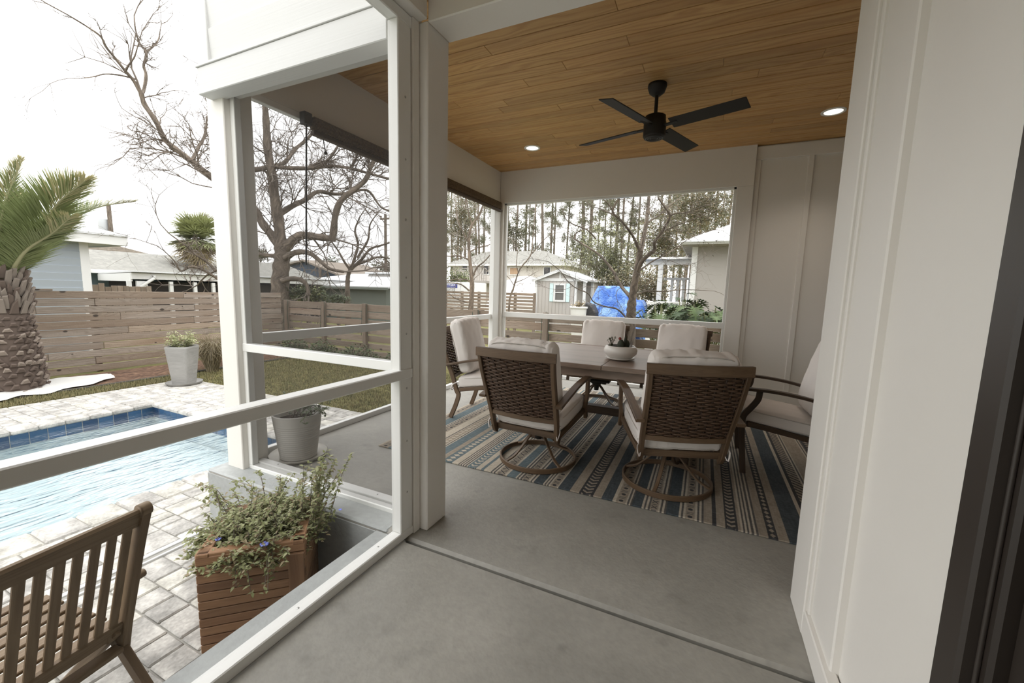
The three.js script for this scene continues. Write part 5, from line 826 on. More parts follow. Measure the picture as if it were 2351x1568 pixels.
{ // cabbage palm far behind the left houses
  const p = at(452, 548, 25), g = thing('cabbage_palm', 'distant cabbage palm with a shaggy round crown', 'palm tree', [p.x, -0.475, p.z]), h = p.y + 0.475, A = [], D = [];
  mesh('trunk', tube([[0, 0, 0], [0.05, h * 0.5, 0], [0, h, 0]], [0.22, 0.18], 10), M.bark, g);
  for (let i = 0; i < 190; i++) { const a = rr(0, 6.28), el = rr(-1.5, 1.4), L = rr(0.8, 1.5), dir = V(Math.cos(a) * Math.cos(el), Math.sin(el), Math.sin(a) * Math.cos(el)), c = V(0, h, 0).add(dir.clone().multiplyScalar(L * (i % 2 ? 0.55 : 0.2))), s = dir.clone().cross(V(0, 1, 0)).normalize(), u = s.clone().cross(dir); const T2 = el < -0.1 - 0.6 * rnd() ? D : A; for (let k = 0; k < 16; k++) { const f = (k / 15 - 0.5) * 2.6, e = dir.clone().multiplyScalar(Math.cos(f)).add(s.clone().multiplyScalar(Math.sin(f))).add(u.clone().multiplyScalar(rr(-0.15, 0.1))).normalize(), q = c.clone().add(e.clone().multiplyScalar(L * 0.62)), w = e.clone().cross(u).normalize().multiplyScalar(0.05); T2.push(geo([c.x - w.x, c.y - w.y, c.z - w.z, c.x + w.x, c.y + w.y, c.z + w.z, q.x, q.y - 0.06, q.z], [0, 0, 1, 0, 0.5, 1], [0, 1, 2])); } }
  mesh('crown', merge(A), M.leafA, g); mesh('dead_skirt', merge(D), M.leafDry, g);
}
{ // pine wood behind the gardens
  const protos = [];
  for (let k = 0; k < 4; k++) { const g = new THREE.Group(); const H = rr(17, 21), tw = [], nd = []; mesh('trunk', tube(curve([[0, 0, 0], [rr(-0.15, 0.15), H * 0.4, rr(-0.1, 0.1)], [rr(-0.3, 0.3), H * 0.75, 0], [rr(-0.3, 0.3), H, 0]], 12), [0.19, 0.06], 8), M.bark, g);
    for (let i = 0; i < 30; i++) { const y = H * (i < 10 ? rr(0.18, 0.6) : rr(0.5, 1)), a = rr(0, 6.28), L = rr(0.7, 2.2) * (i < 10 ? 0.7 : 1.1), e = V(Math.cos(a) * L, y + rr(-0.2, 0.6), Math.sin(a) * L); tw.push(tube([[0, y - 0.2, 0], [e.x * 0.5, y + 0.05, e.z * 0.5], e], [0.03, 0.012], 3)); const q = i < 10 ? 110 : 70; for (let j = 0; j < q; j++) { const f = V(rr(-1, 1), rr(-0.8, 1), rr(-1, 1)).normalize(), w = V(rr(-1, 1), rr(-1, 1), rr(-1, 1)).cross(f).normalize().multiplyScalar(0.035), b = e.clone().add(V(rr(-0.35, 0.35), rr(-0.3, 0.3), rr(-0.35, 0.35))), t = b.clone().add(f.multiplyScalar(rr(0.25, 0.45))); nd.push(geo([b.x - w.x, b.y - w.y, b.z - w.z, b.x + w.x, b.y + w.y, b.z + w.z, t.x, t.y, t.z], [0, 0, 1, 0, 0.5, 1], [0, 1, 2])); } }
    mesh('branches', merge(tw), M.twig, g); mesh('needles', merge(nd), M.leafPine, g); protos.push(g); }
  const px = [1022, 1036, 1048, 1058, 1067, 1090, 1100, 1110, 1136, 1164, 1180, 1205, 1213, 1226, 1245, 1262, 1269, 1300, 1338, 1350, 1368, 1384, 1400, 1410, 1424, 1440, 1456, 1508, 1521, 1530, 1544, 1560, 1572, 1588, 1603, 1615, 1632, 1645, 1660, 1676];
  const one = ['', 'first', 'second', 'third', 'fourth', 'fifth', 'sixth', 'seventh', 'eighth', 'ninth', 'tenth', 'eleventh', 'twelfth', 'thirteenth', 'fourteenth', 'fifteenth', 'sixteenth', 'seventeenth', 'eighteenth', 'nineteenth', 'twentieth'], ord = n => n <= 20 ? one[n] : n === 30 ? 'thirtieth' : n === 40 ? 'fortieth' : (n > 30 ? 'thirty-' : 'twenty-') + one[n % 10];
  px.forEach((x, i) => { const z = -rr(40, 60), p = hitZ(x, 640, z), c = protos[i % 4].clone(); c.name = numbered('pine_tree'); c.position.set(p.x, -0.475, p.z); c.rotation.y = rr(0, 6.28); const s = rr(0.6, 1.3); c.scale.set(s, rr(0.9, 1.1), s); c.userData = { label: `${ord(i + 1)} tall pine from the left in the wood behind the gardens`, category: 'tree', group: 'pines of the wood behind the gardens' }; scene.add(c); });
}
// philodendrons beyond the fence: deeply lobed leaves
{
  const lobed = (() => { const half = [[0, 0], [0.02, 0.03], [-0.08, 0.15], [-0.04, 0.18], [0.07, 0.05], [0.06, 0.24], [0.10, 0.26], [0.15, 0.06], [0.20, 0.27], [0.24, 0.27], [0.24, 0.06], [0.33, 0.25], [0.36, 0.23], [0.33, 0.05], [0.45, 0.17], [0.47, 0.14], [0.42, 0.03], [0.58, 0.03], [0.62, 0]]; const s = new THREE.Shape(); s.moveTo(0, 0); half.slice(1).forEach(([x, y]) => s.lineTo(x, y)); half.slice(1, -1).reverse().forEach(([x, y]) => s.lineTo(x, -y)); const g = new THREE.ShapeGeometry(s); g.rotateX(-Math.PI / 2); const P = g.attributes.position; for (let i = 0; i < P.count; i++) P.setY(i, -0.35 * P.getX(i) ** 2 + 0.25 * Math.abs(P.getZ(i))); g.computeVertexNormals(); return g; })();
  const gl = (r, g2, b) => mat({ color: lin(r, g2, b), roughness: 0.75, side: THREE.DoubleSide }); const mats = [gl(0.022, 0.045, 0.010), gl(0.04, 0.072, 0.016), gl(0.06, 0.095, 0.024)];
  [[1520, 706, -9.6, 46, 0.52, 'split leaf philodendron left of the neighbouring house'], [1566, 682, -10.6, 30, 0.42, 'split leaf philodendron tallest in the middle by the neighbouring house'], [1592, 706, -9.4, 40, 0.45, 'split leaf philodendron in front of the grey wall'], [1636, 712, -9.2, 46, 0.5, 'split leaf philodendron nearest the porch pilaster']].forEach(([x, y, z, n, R, lab]) => {
    const p = hitZ(x, y, z), g = thing('philodendron', lab, 'plant', [p.x, -0.475, p.z], 0, 'philodendrons by the neighbouring house'), h = p.y + 0.475, st = [];
    for (let k = 0; k < n; k++) { const a = k * 2.4 + rr(-0.3, 0.3), r = R * Math.sqrt((k + 0.5) / n), y1 = h * rr(0.75, 1.08) - r * 0.25; st.push(tube(curve([[0, 0.05, 0], [Math.cos(a) * r * 0.5, y1 * 0.7, Math.sin(a) * r * 0.5], [Math.cos(a) * r, y1, Math.sin(a) * r]], 6), 0.009, 4)); const m = mesh('leaf', lobed, mats[k % 3], g); m.position.set(Math.cos(a) * r, y1, Math.sin(a) * r); m.rotation.set(0, -a, rr(-0.75, 0.1), 'YXZ'); m.scale.setScalar(rr(0.42, 0.66)); }
    mesh('stem', merge(st), M.leafA, g);
  });
}
// ================= NEIGHBOURING HOUSES =================
const GY = -0.475;
const C = { siding: mat({ color: lin(0.36, 0.40, 0.43), roughness: 0.7 }), white: mat({ color: lin(0.74, 0.74, 0.72), roughness: 0.55 }), metal: mat({ color: lin(0.68, 0.69, 0.69), roughness: 0.4, metalness: 0.1 }), shingle: mat({ color: lin(0.36, 0.365, 0.355), map: T.shingle, roughness: 0.95 }), shingleBrown: mat({ color: lin(0.42, 0.37, 0.33), map: T.shingle, roughness: 0.95 }), glass: mat({ color: lin(0.02, 0.02, 0.022), roughness: 0.15 }), darkScreen: mat({ color: lin(0.035, 0.03, 0.028), roughness: 0.8 }), wall: mat({ color: lin(0.62, 0.58, 0.53), roughness: 0.8 }), grey: mat({ color: lin(0.37, 0.345, 0.315), roughness: 0.8 }), shed: mat({ color: lin(0.47, 0.44, 0.40), roughness: 0.75 }), blueWall: mat({ color: lin(0.075, 0.105, 0.15), roughness: 0.75 }), teal: mat({ color: lin(0.30, 0.40, 0.46), roughness: 0.75 }), greenWall: mat({ color: lin(0.16, 0.18, 0.155), roughness: 0.8 }), aqua: mat({ color: lin(0.62, 0.78, 0.77), roughness: 0.6 }) };
const quad = (a, b, c, d) => { const o = a, u = b.clone().sub(a).normalize(), v = d.clone().sub(a); v.sub(u.clone().multiplyScalar(v.dot(u))).normalize(); const P = [a, b, c, d], f = p => [p.clone().sub(o).dot(u), p.clone().sub(o).dot(v)]; const g = geo(P.flatMap(p => [p.x, p.y, p.z]), P.flatMap(f), [0, 1, 2, 0, 2, 3]); return g; };
function slab(a, b, c, d, t) { // thick roof plane from its four top corners
  const n = b.clone().sub(a).cross(d.clone().sub(a)).normalize(); if (n.y < 0) n.negate(); const k = n.multiplyScalar(-t), [e, f, g, h] = [a, b, c, d].map(p => p.clone().add(k));
  return merge([quad(a, b, c, d), quad(h, g, f, e), quad(a, e, f, b), quad(b, f, g, c), quad(c, g, h, d), quad(d, h, e, a)]);
}
{ // lap-sided house close behind the fence on the left
  const X = -13.6, corner = hitX(204, 620, X), eave = hitX(150, 552, X).y, zc = corner.z, z1 = 6; const g = thing('sided_house', 'pale blue lap sided house with a metal roof beyond the fence', 'house', [X, GY, zc]);
  const H = eave - GY, W = z1 - zc, rows = Math.ceil(H / 0.172); mesh('wall', bb(-4, -0.02, 0, H, 0, W, 0), C.siding, g);
  for (let i = 0; i < rows; i++) { const b = box(0.03, 0.176, W, 0.002, 'z'); b.rotateZ(-0.16); b.translate(-0.004, Math.min(i * 0.172 + 0.09, H - 0.06), W / 2); mesh('lap_board', b, C.siding, g); }
  mesh('corner_board', bb(-0.09, 0.025, 0, H, -0.025, 0.14, 0.004, 'y'), C.white, g);
  mesh('soffit', bb(-4, 0.35, H, H + 0.03, -0.62, W, 0), C.white, g); mesh('fascia', bb(0.33, 0.37, H - 0.03, H + 0.19, -0.65, W, 0.004, 'z'), C.white, g); mesh('rake_board', bb(-4, 0.35, H - 0.03, H + 0.17, -0.65, -0.61, 0.004), C.white, g);
  const rf = mesh('roof', slab(V(0.42, H + 0.22, -0.68), V(0.42, H + 0.22, W), V(-5, H + 1.0, W), V(-5, H + 1.0, -0.68), 0.03), C.metal, g);
  for (let z = -0.6; z < W; z += 0.23) mesh('rib', bar([0.43, H + 0.225, z], [-5, H + 1.005, z], 0.03, 0.025, 0.005), C.metal, rf);
}
{ // long low house with a shingle roof and a screened porch
  const X = -21, e0 = hitX(214, 621, X), e1 = hitX(498, 630, X), yE = (e0.y + e1.y) / 2, Xr = -24.5, r0 = hitX(215, 573, Xr); const z0 = e1.z - 6, z1 = e0.z + 3; const g = thing('low_house', 'long low house with a grey shingle roof behind the fence', 'house', [X, GY, z0]);
  const W = z1 - z0, H = yE - GY, HR = r0.y - GY;
  mesh('wall', bb(-7, -0.6, 0, H + 0.1, 0.3, W - 0.3, 0), C.teal, g);
  const rf = mesh('roof', slab(V(0, H, 0), V(0, H, W), V(Xr - X, HR, W), V(Xr - X, HR, 0), 0.08), C.shingle, g); mesh('roof', slab(V(2 * (Xr - X), H, 0), V(2 * (Xr - X), H, W), V(Xr - X, HR, W), V(Xr - X, HR, 0), 0.08), C.shingle, g);
  mesh('fascia', bb(-0.03, 0.03, H - 0.12, H + 0.02, 0, W, 0.004, 'z'), C.white, g);
  // porch
  const PX = 2.4, pz1 = hitX(300, 640, X + PX).z - z0, ph = hitX(420, 631, X + PX).y - GY;
  mesh('porch_roof', slab(V(PX + 0.2, ph + 0.08, 0), V(PX + 0.2, ph + 0.08, pz1), V(0, H - 0.1, pz1), V(0, H - 0.1, 0), 0.05), C.metal, g);
  mesh('porch_beam', bb(PX - 0.06, PX + 0.06, ph - 0.22, ph, 0, pz1, 0.004, 'z'), C.white, g); mesh('porch_end_board', prism([[0, H - 0.16], [PX, ph], [PX, ph - 0.3], [0, ph - 0.3]], 0.06).translate(0, 0, pz1 - 0.02), C.white, g);
  mesh('porch_screen', bb(PX - 0.5, PX - 0.45, 0, ph - 0.3, 0, pz1 - 0.3, 0), C.darkScreen, g); mesh('porch_screen', bb(0.0, PX - 0.45, 0, ph - 0.3, pz1 - 0.34, pz1 - 0.3, 0), C.darkScreen, g);
  for (const x of [296, 325, 392, 447, 489, 540]) { const z = hitX(x, 650, X + PX).z - z0; mesh('porch_post', bb(PX - 0.05, PX + 0.05, 0, ph - 0.28, z - (x === 325 ? 0.16 : 0.06), z + (x === 325 ? 0.16 : 0.06), 0.004, 'y'), C.white, g); }
  const dz = hitX(332, 640, X + PX).z - z0; mesh('downspout', tube([[PX + 0.1, ph - 0.08, dz - 0.25], [PX + 0.12, ph - 0.16, dz - 0.25], [PX + 0.1, ph - 0.5, dz + 0.2], [PX + 0.1, ph - 1.5, dz + 0.2]], 0.06, 6), C.white, g);
}
{ const z = hitX(260, 640, -17).z, g = thing('picket_fence', 'old brown picket fence between the houses on the left', 'fence', [-17, GY, z]), h = hitX(260, 655, -17).y - GY; for (let i = -6; i < 8; i++) mesh('picket', bb(-0.02, 0.02, 0, h + rr(-0.05, 0.06), i * 0.15 - 0.068, i * 0.15 + 0.068, 0.004, 'y'), M.lowFence[((i % 3) + 3) % 3], g); mesh('rail', bb(-0.06, -0.02, h - 0.4, h - 0.3, -0.95, 1.15, 0.003, 'z'), M.lowFence[1], g); }
{ // brown gable roof peeping over the shingle roof
  const a = at(245, 566, 40), b = at(305, 575, 40), g = thing('far_roof', 'low brown roof peeping over the shingle roofed house', 'roof', [a.x, GY, a.z], 1.2), h = a.y - GY; mesh('roof', prism([[-5, h - 1.3], [0, h], [5, h - 1.3]], 8), C.shingleBrown, g); mesh('wall', bb(-4.4, 4.4, 0, h - 1.25, -3.6, 3.6, 0), C.wall, g);
}
{ // utility pole with transformer, and its wires
  const p = at(257, 560, 37), t = at(255, 470, 37), g = thing('utility_pole', 'leaning utility pole with a transformer above the left roofs', 'utility pole', [p.x, GY, p.z]), h = t.y - GY, mp = perPx(p), gm = mat({ color: lin(0.5, 0.52, 0.53), roughness: 0.5 });
  mesh('pole', tube([[0.12, 0, 0], [0, h, 0]], [0.13, 0.11], 10), M.bark, g); mesh('transformer', lathe([[0, 0], [0.27, 0], [0.27, 0.84], [0.2, 0.92], [0, 0.92]], 16).translate(-0.36, h - 1.8, 0.18), gm, g); mesh('insulator', tube([[0, h, 0], [0, h + 0.25, 0]], 0.02, 6), M.dark, g);
  const o = V(p.x, GY, p.z), W = []; for (const [x, y, d] of [[700, 470, 42], [760, 500, 42]]) { const e = at(x, y, d).sub(o), s = V(0, h - 0.4, 0), L = []; for (let i = 0; i <= 16; i++) { const k = i / 16, q = s.clone().lerp(e, k); q.y -= Math.sin(k * Math.PI) * 0.5; L.push(q); } W.push(tube(L, 0.008, 4)); } mesh('wire', merge(W), M.twig, g);
}
{ const p = at(886, 620, 34), t = at(886, 492, 34), g = thing('utility_pole', 'slim utility pole with a crossarm far beyond the first screen', 'utility pole', [p.x, GY, p.z]), h = t.y - GY; mesh('pole', tube([[0, 0, 0], [0, h, 0]], [0.13, 0.1], 8), M.bark, g); mesh('crossarm', bb(-0.5, 0.5, h - 0.4, h - 0.28, -0.06, 0.06, 0.01), M.bark, g); for (const x of [-0.42, 0.1, 0.42]) mesh('insulator', tube([[x, h - 0.28, 0], [x, h - 0.1, 0]], 0.05, 6), M.twig, g); }
{ // blue gabled house and the roofs round it, seen through the first bay
  const z = -22, pk = hitZ(705, 598, z), l = hitZ(588, 626, z), r = hitZ(796, 634, z); const g = thing('blue_gable_house', 'dark blue gabled house behind the oak', 'house', [pk.x, GY, z]); const f = p => [p.x - pk.x, p.y - GY];
  mesh('gable_wall', prism([[f(l)[0] + 0.3, 0], [f(r)[0] - 0.3, 0], [f(r)[0] - 0.3, f(r)[1]], [0, f(pk)[1] - 0.1], [f(l)[0] + 0.3, f(l)[1]]], 5).translate(0, 0, -2.5), C.blueWall, g);
  const [lx, ly] = f(l), [rx, ry] = f(r), [, py] = f(pk); mesh('roof', slab(V(0, py + 0.05, 0.4), V(lx, ly, 0.4), V(lx, ly, -6), V(0, py + 0.05, -6), 0.12), C.shingleBrown, g); mesh('roof', slab(V(0, py + 0.05, 0.4), V(rx, ry, 0.4), V(rx, ry, -6), V(0, py + 0.05, -6), 0.12), C.shingleBrown, g);
  const vp = hitZ(735, 625, z + 0.6); mesh('vent_pipe', tube([[vp.x - pk.x, 0, 0.6], [vp.x - pk.x, vp.y - GY + 0.3, 0.6]], 0.1, 8), M.twig, g);
}
{ const z = -30, a = hitZ(560, 592, z), b = hitZ(690, 594, z), e = hitZ(560, 622, z), g = thing('shingle_roof_house', 'pale shingle roofed house behind the dark blue gable', 'house', [a.x, GY, z]), w = b.x - a.x, h = a.y - GY, he = e.y - GY; mesh('roof', slab(V(0, h, -4), V(w, h, -4), V(w, he, 0.3), V(0, he, 0.3), 0.1), C.shingle, g); mesh('wall', bb(0.2, w - 0.2, 0, he, -5, 0, 0), C.wall, g); }
{ const z = -16, a = hitZ(640, 646, z), b = hitZ(893, 660, z), g = thing('flat_roof_shed', 'grey green shed with a wide white low roof beyond the rail fence', 'shed', [a.x, GY, z]), w = b.x - a.x, h = b.y - GY; mesh('wall', bb(0.3, w - 0.2, 0, h, -3.6, 0, 0.01), C.greenWall, g); mesh('roof', slab(V(-0.6, h + 0.05, 0.3), V(w + 0.2, h + 0.02, 0.3), V(w - 1.0, h + 0.95, -7), V(-1.4, h + 0.95, -7), 0.08), C.metal, g); mesh('fascia', bb(-0.6, w + 0.2, h - 0.14, h - 0.02, 0.26, 0.32, 0.01), C.greenWall, g); for (const x of [1.2, 2.3]) { mesh('window', bb(x, x + 0.6, h - 1.1, h - 0.45, 0.0, 0.03, 0.005), C.darkScreen, g); } }
{ const z = -15.2, a = hitZ(560, 642, z), b = hitZ(623, 656, z), g = thing('teal_shed', 'pale blue sided shed just left of the oak trunk', 'shed', [a.x, GY, z]), w = b.x - a.x, h = b.y - GY; mesh('wall', bb(0, w, 0, h, -3, 0, 0), C.teal, g); for (let i = 0; i < Math.ceil(h / 0.14); i++) { const q = box(w, 0.15, 0.012, 0.002); q.rotateX(0.05); q.translate(w / 2, i * 0.14 + 0.08, 0.006); mesh('lap_board', q, C.teal, g); } mesh('roof', slab(V(-0.3, h + 0.35, 0.3), V(w + 0.2, h + 0.02, 0.3), V(w + 0.2, h + 0.02, -3.2), V(-0.3, h + 0.35, -3.2), 0.06), C.metal, g); mesh('corner_board', bb(w - 0.12, w + 0.02, 0, h, -0.02, 0.03, 0.004, 'y'), C.grey, g); }
{ const z = -21, a = hitZ(842, 628, z), b = hitZ(925, 690, z), g = thing('camper_trailer', 'grey camper trailer partly hidden at the right of the first screen', 'trailer', [a.x, GY, z]), w = b.x - a.x + 0.8, h = a.y - GY; const tm = mat({ color: lin(0.42, 0.40, 0.37), roughness: 0.5 }); mesh('body', bb(0, w, 0.5, h, -2.2, 0, 0.12), tm, g); mesh('roof_cap', bb(-0.1, w + 0.1, h - 0.03, h + 0.1, -2.3, 0.1, 0.04), C.metal, g); mesh('window', bb(0.75, 1.1, h - 0.75, h - 0.4, 0, 0.03, 0.01), C.glass, g); mesh('door', bb(1.25, 1.9, 0.7, h - 0.35, 0, 0.025, 0.02), C.grey, g); for (const x of [1.0, 2.2]) mesh('wheel', lathe([[0, -0.1], [0.33, -0.1], [0.35, 0], [0.33, 0.1], [0, 0.1]], 18).rotateX(Math.PI / 2).translate(x, 0.35, -0.05), M.dark, g); mesh('hitch', bar([0, 0.5, -1], [-0.9, 0.5, -1], 0.1, 0.1), M.dark, g); }
// ---------- beyond the back screen ----------
{ // open slat fence across the gardens
  const z = -15, l = hitZ(985, 676, z), r = hitZ(1226, 673, z), g = thing('slat_fence', 'open brown slat fence across the far gardens', 'fence', [0, GY, z]), h = r.y - GY, n = 6, L = r.x - l.x; for (let i = 0; i <= n; i++) { const x = l.x + L * i / n; mesh('post', bb(x - 0.05, x + 0.05, 0, h, -0.12, -0.03, 0.004, 'y'), M.lowFence[1], g); }
  for (let i = 0; i < n; i++) for (let k = 0; k < 11; k++) { const y = h - 0.06 - k * 0.132; if (y > 0) mesh('slat', bb(l.x + L * i / n, l.x + L * (i + 1) / n, y - 0.045, y + 0.045, -0.03, -0.008, 0.003), M.lowFence[(i + k) % 3], g); }
}
{ // two-storey house
  const z = -31, a = hitZ(1040, 606, z), b = hitZ(1296, 606, z), t = hitZ(1100, 577, z - 3), g = thing('two_storey_house', 'pale two storey house with a grey hip roof behind the boat', 'house', [a.x, GY, z]), w = b.x - a.x, h = a.y - GY, ht = t.y - GY; mesh('wall', bb(0, w, 0, h, -7, 0, 0), C.wall, g);
  mesh('roof', (() => { const A = V(-0.5, h - 0.05, 0.5), B = V(w + 0.5, h - 0.05, 0.5), R0 = V(1.6, ht, -3.4), R1 = V(w - 3.0, ht, -3.4), A2 = V(-0.5, h - 0.05, -7.5), B2 = V(w + 0.5, h - 0.05, -7.5); return merge([quad(A, B, R1, R0), quad(B, B2, R1, R1.clone().add(V(0, 0, -0.01))), quad(A2, A, R0, R0.clone().add(V(0, 0, -0.01))), quad(B2, A2, R0, R1)]); })(), C.shingle, g); mesh('eave', bb(-0.5, w + 0.5, h - 0.2, h - 0.04, -7.4, 0.5, 0.02), C.white, g);
  const win = (x0, x1, y0, y1, m) => { const p = hitZ(x0, y0, z), q = hitZ(x1, y1, z); const f = mesh('window', bb(p.x - a.x - 0.08, q.x - a.x + 0.08, q.y - GY - 0.08, p.y - GY + 0.08, 0, 0.06, 0.01), C.white, g); mesh('pane', bb(p.x - a.x, q.x - a.x, q.y - GY, p.y - GY, 0.06, 0.075, 0.003), m, f); };
  win(1063, 1073, 609, 620, C.glass); win(1111, 1122, 610, 629, C.glass); win(1250, 1263, 614, 634, C.glass); win(1172, 1190, 615, 630, mat({ color: lin(0.5, 0.34, 0.22), roughness: 0.8 }));
  const d0 = hitZ(1082, 645, z), d1 = hitZ(1136, 645, z); mesh('balcony', bb(d0.x - a.x, d1.x - a.x, d0.y - GY - 0.2, d0.y - GY, 0, 1.6, 0.01), C.grey, g); for (let i = 0; i < 12; i++) { const x = lerp(d0.x, d1.x, i / 11) - a.x; mesh('baluster', bb(x - 0.03, x + 0.03, d0.y - GY, d0.y - GY + 0.95, 1.52, 1.58, 0.005, 'y'), C.grey, g); } for (const x of [d0.x - a.x + 0.1, (d0.x + d1.x) / 2 - a.x, d1.x - a.x - 0.1]) mesh('balcony_post', bb(x - 0.08, x + 0.08, 0, d0.y - GY - 0.2, 1.4, 1.56, 0.01, 'y'), C.white, g); mesh('handrail', bb(d0.x - a.x, d1.x - a.x, d0.y - GY + 0.95, d0.y - GY + 1.02, 1.5, 1.6, 0.01), C.grey, g);
}
{ // boat under a white cover
  const z = -20, l = hitZ(1110, 678, z), r = hitZ(1236, 678, z), t = hitZ(1195, 632, z), g = thing('covered_boat', 'boat under a white cover behind the slat fence', 'boat', [(l.x + r.x) / 2, GY, z]), w = r.x - l.x, h = t.y - GY; const P = [], U = [], I = [], n = 24, m = 12; for (let i = 0; i <= n; i++) for (let j = 0; j <= m; j++) { const u = i / n * 2 - 1, a = j / m * Math.PI, prof = 0.72 + 0.28 * Math.pow(Math.cos(u * 1.35 - 0.35), 1) - 0.12 * Math.max(0, -u - 0.5); P.push(u * w / 2, 0.25 + (h - 0.25) * Math.pow(Math.sin(a), 0.55) * prof * Math.pow(Math.max(0.02, 1 - Math.pow(Math.abs(u), 8)), 0.4) + 0.02 * fbm(i / n, j / m, 12, 6, 3, 4), -1.1 + 1.1 * -Math.cos(a) * -1); U.push(u, a); } for (let i = 0; i < n; i++) for (let j = 0; j < m; j++) { const a = i * (m + 1) + j; I.push(a, a + 1, a + m + 1, a + 1, a + m + 2, a + m + 1); } mesh('cover', geo(P, U, I), mat({ color: lin(0.78, 0.77, 0.75), roughness: 0.6, side: THREE.DoubleSide }), g); mesh('trailer_frame', bb(-w / 2 + 0.4, w / 2 - 0.4, 0.25, 0.37, -1.5, -0.7, 0.01), M.dark, g); for (const x of [-0.6, 0.3]) mesh('wheel', lathe([[0, -0.1], [0.28, -0.1], [0.3, 0], [0.28, 0.1], [0, 0.1]], 16).rotateX(Math.PI / 2).translate(x, 0.3, -0.4), M.dark, g);
}
{ // white box trailer with a blue banner
  const z = -22, l = hitZ(985, 648, z), r = hitZ(1076, 648, z), g = thing('box_trailer', 'white box trailer carrying a blue banner behind the slat fence', 'trailer', [l.x, GY, z]), w = r.x - l.x, h = r.y - GY; mesh('body', bb(0, w, 0.45, h, -2.2, 0, 0.03), C.white, g); for (const x of [w * 0.4, w * 0.6]) mesh('wheel', lathe([[0, -0.1], [0.28, -0.1], [0.3, 0], [0.28, 0.1], [0, 0.1]], 16).rotateX(Math.PI / 2).translate(x, 0.3, -0.1), M.dark, g); mesh('frame', bb(0, w, 0.36, 0.46, -2.1, -0.05, 0.01), M.dark, g);
  const a = hitZ(1005, 651, z), b = hitZ(1050, 661, z), bw = b.x - a.x, bh = a.y - b.y; const bt = tex(256, 64, (u, v) => { const y = v, x = u; const blue = [0.20, 0.24, 0.55], wh = [0.92, 0.92, 0.95]; if (y > 0.42 && y < 0.9 && x < 0.88) { const k = Math.floor(x * 11), f = x * 11 - k, e = hash(k, 3, 4); return (f > 0.12 && f < 0.9 && y > 0.45 + 0.15 * e && !(f > 0.4 && f < 0.55 && y < 0.75)) ? wh : blue; } if (y > 0.12 && y < 0.28 && x < 0.9) { const k = Math.floor(x * 26); return hash(k, 9, 2) > 0.2 && (x * 26 - k) > 0.2 ? wh : blue; } return blue; }, true); bt.repeat.set(1, 1);
  const pl = new THREE.PlaneGeometry(bw, bh).translate(a.x - l.x + bw / 2, b.y - GY + bh / 2, 0.012); tag(mesh('banner', pl, mat({ map: bt, roughness: 0.6 }), g), undefined, undefined); g.children[g.children.length - 1].userData = { label: 'blue banner with white lettering' };
}
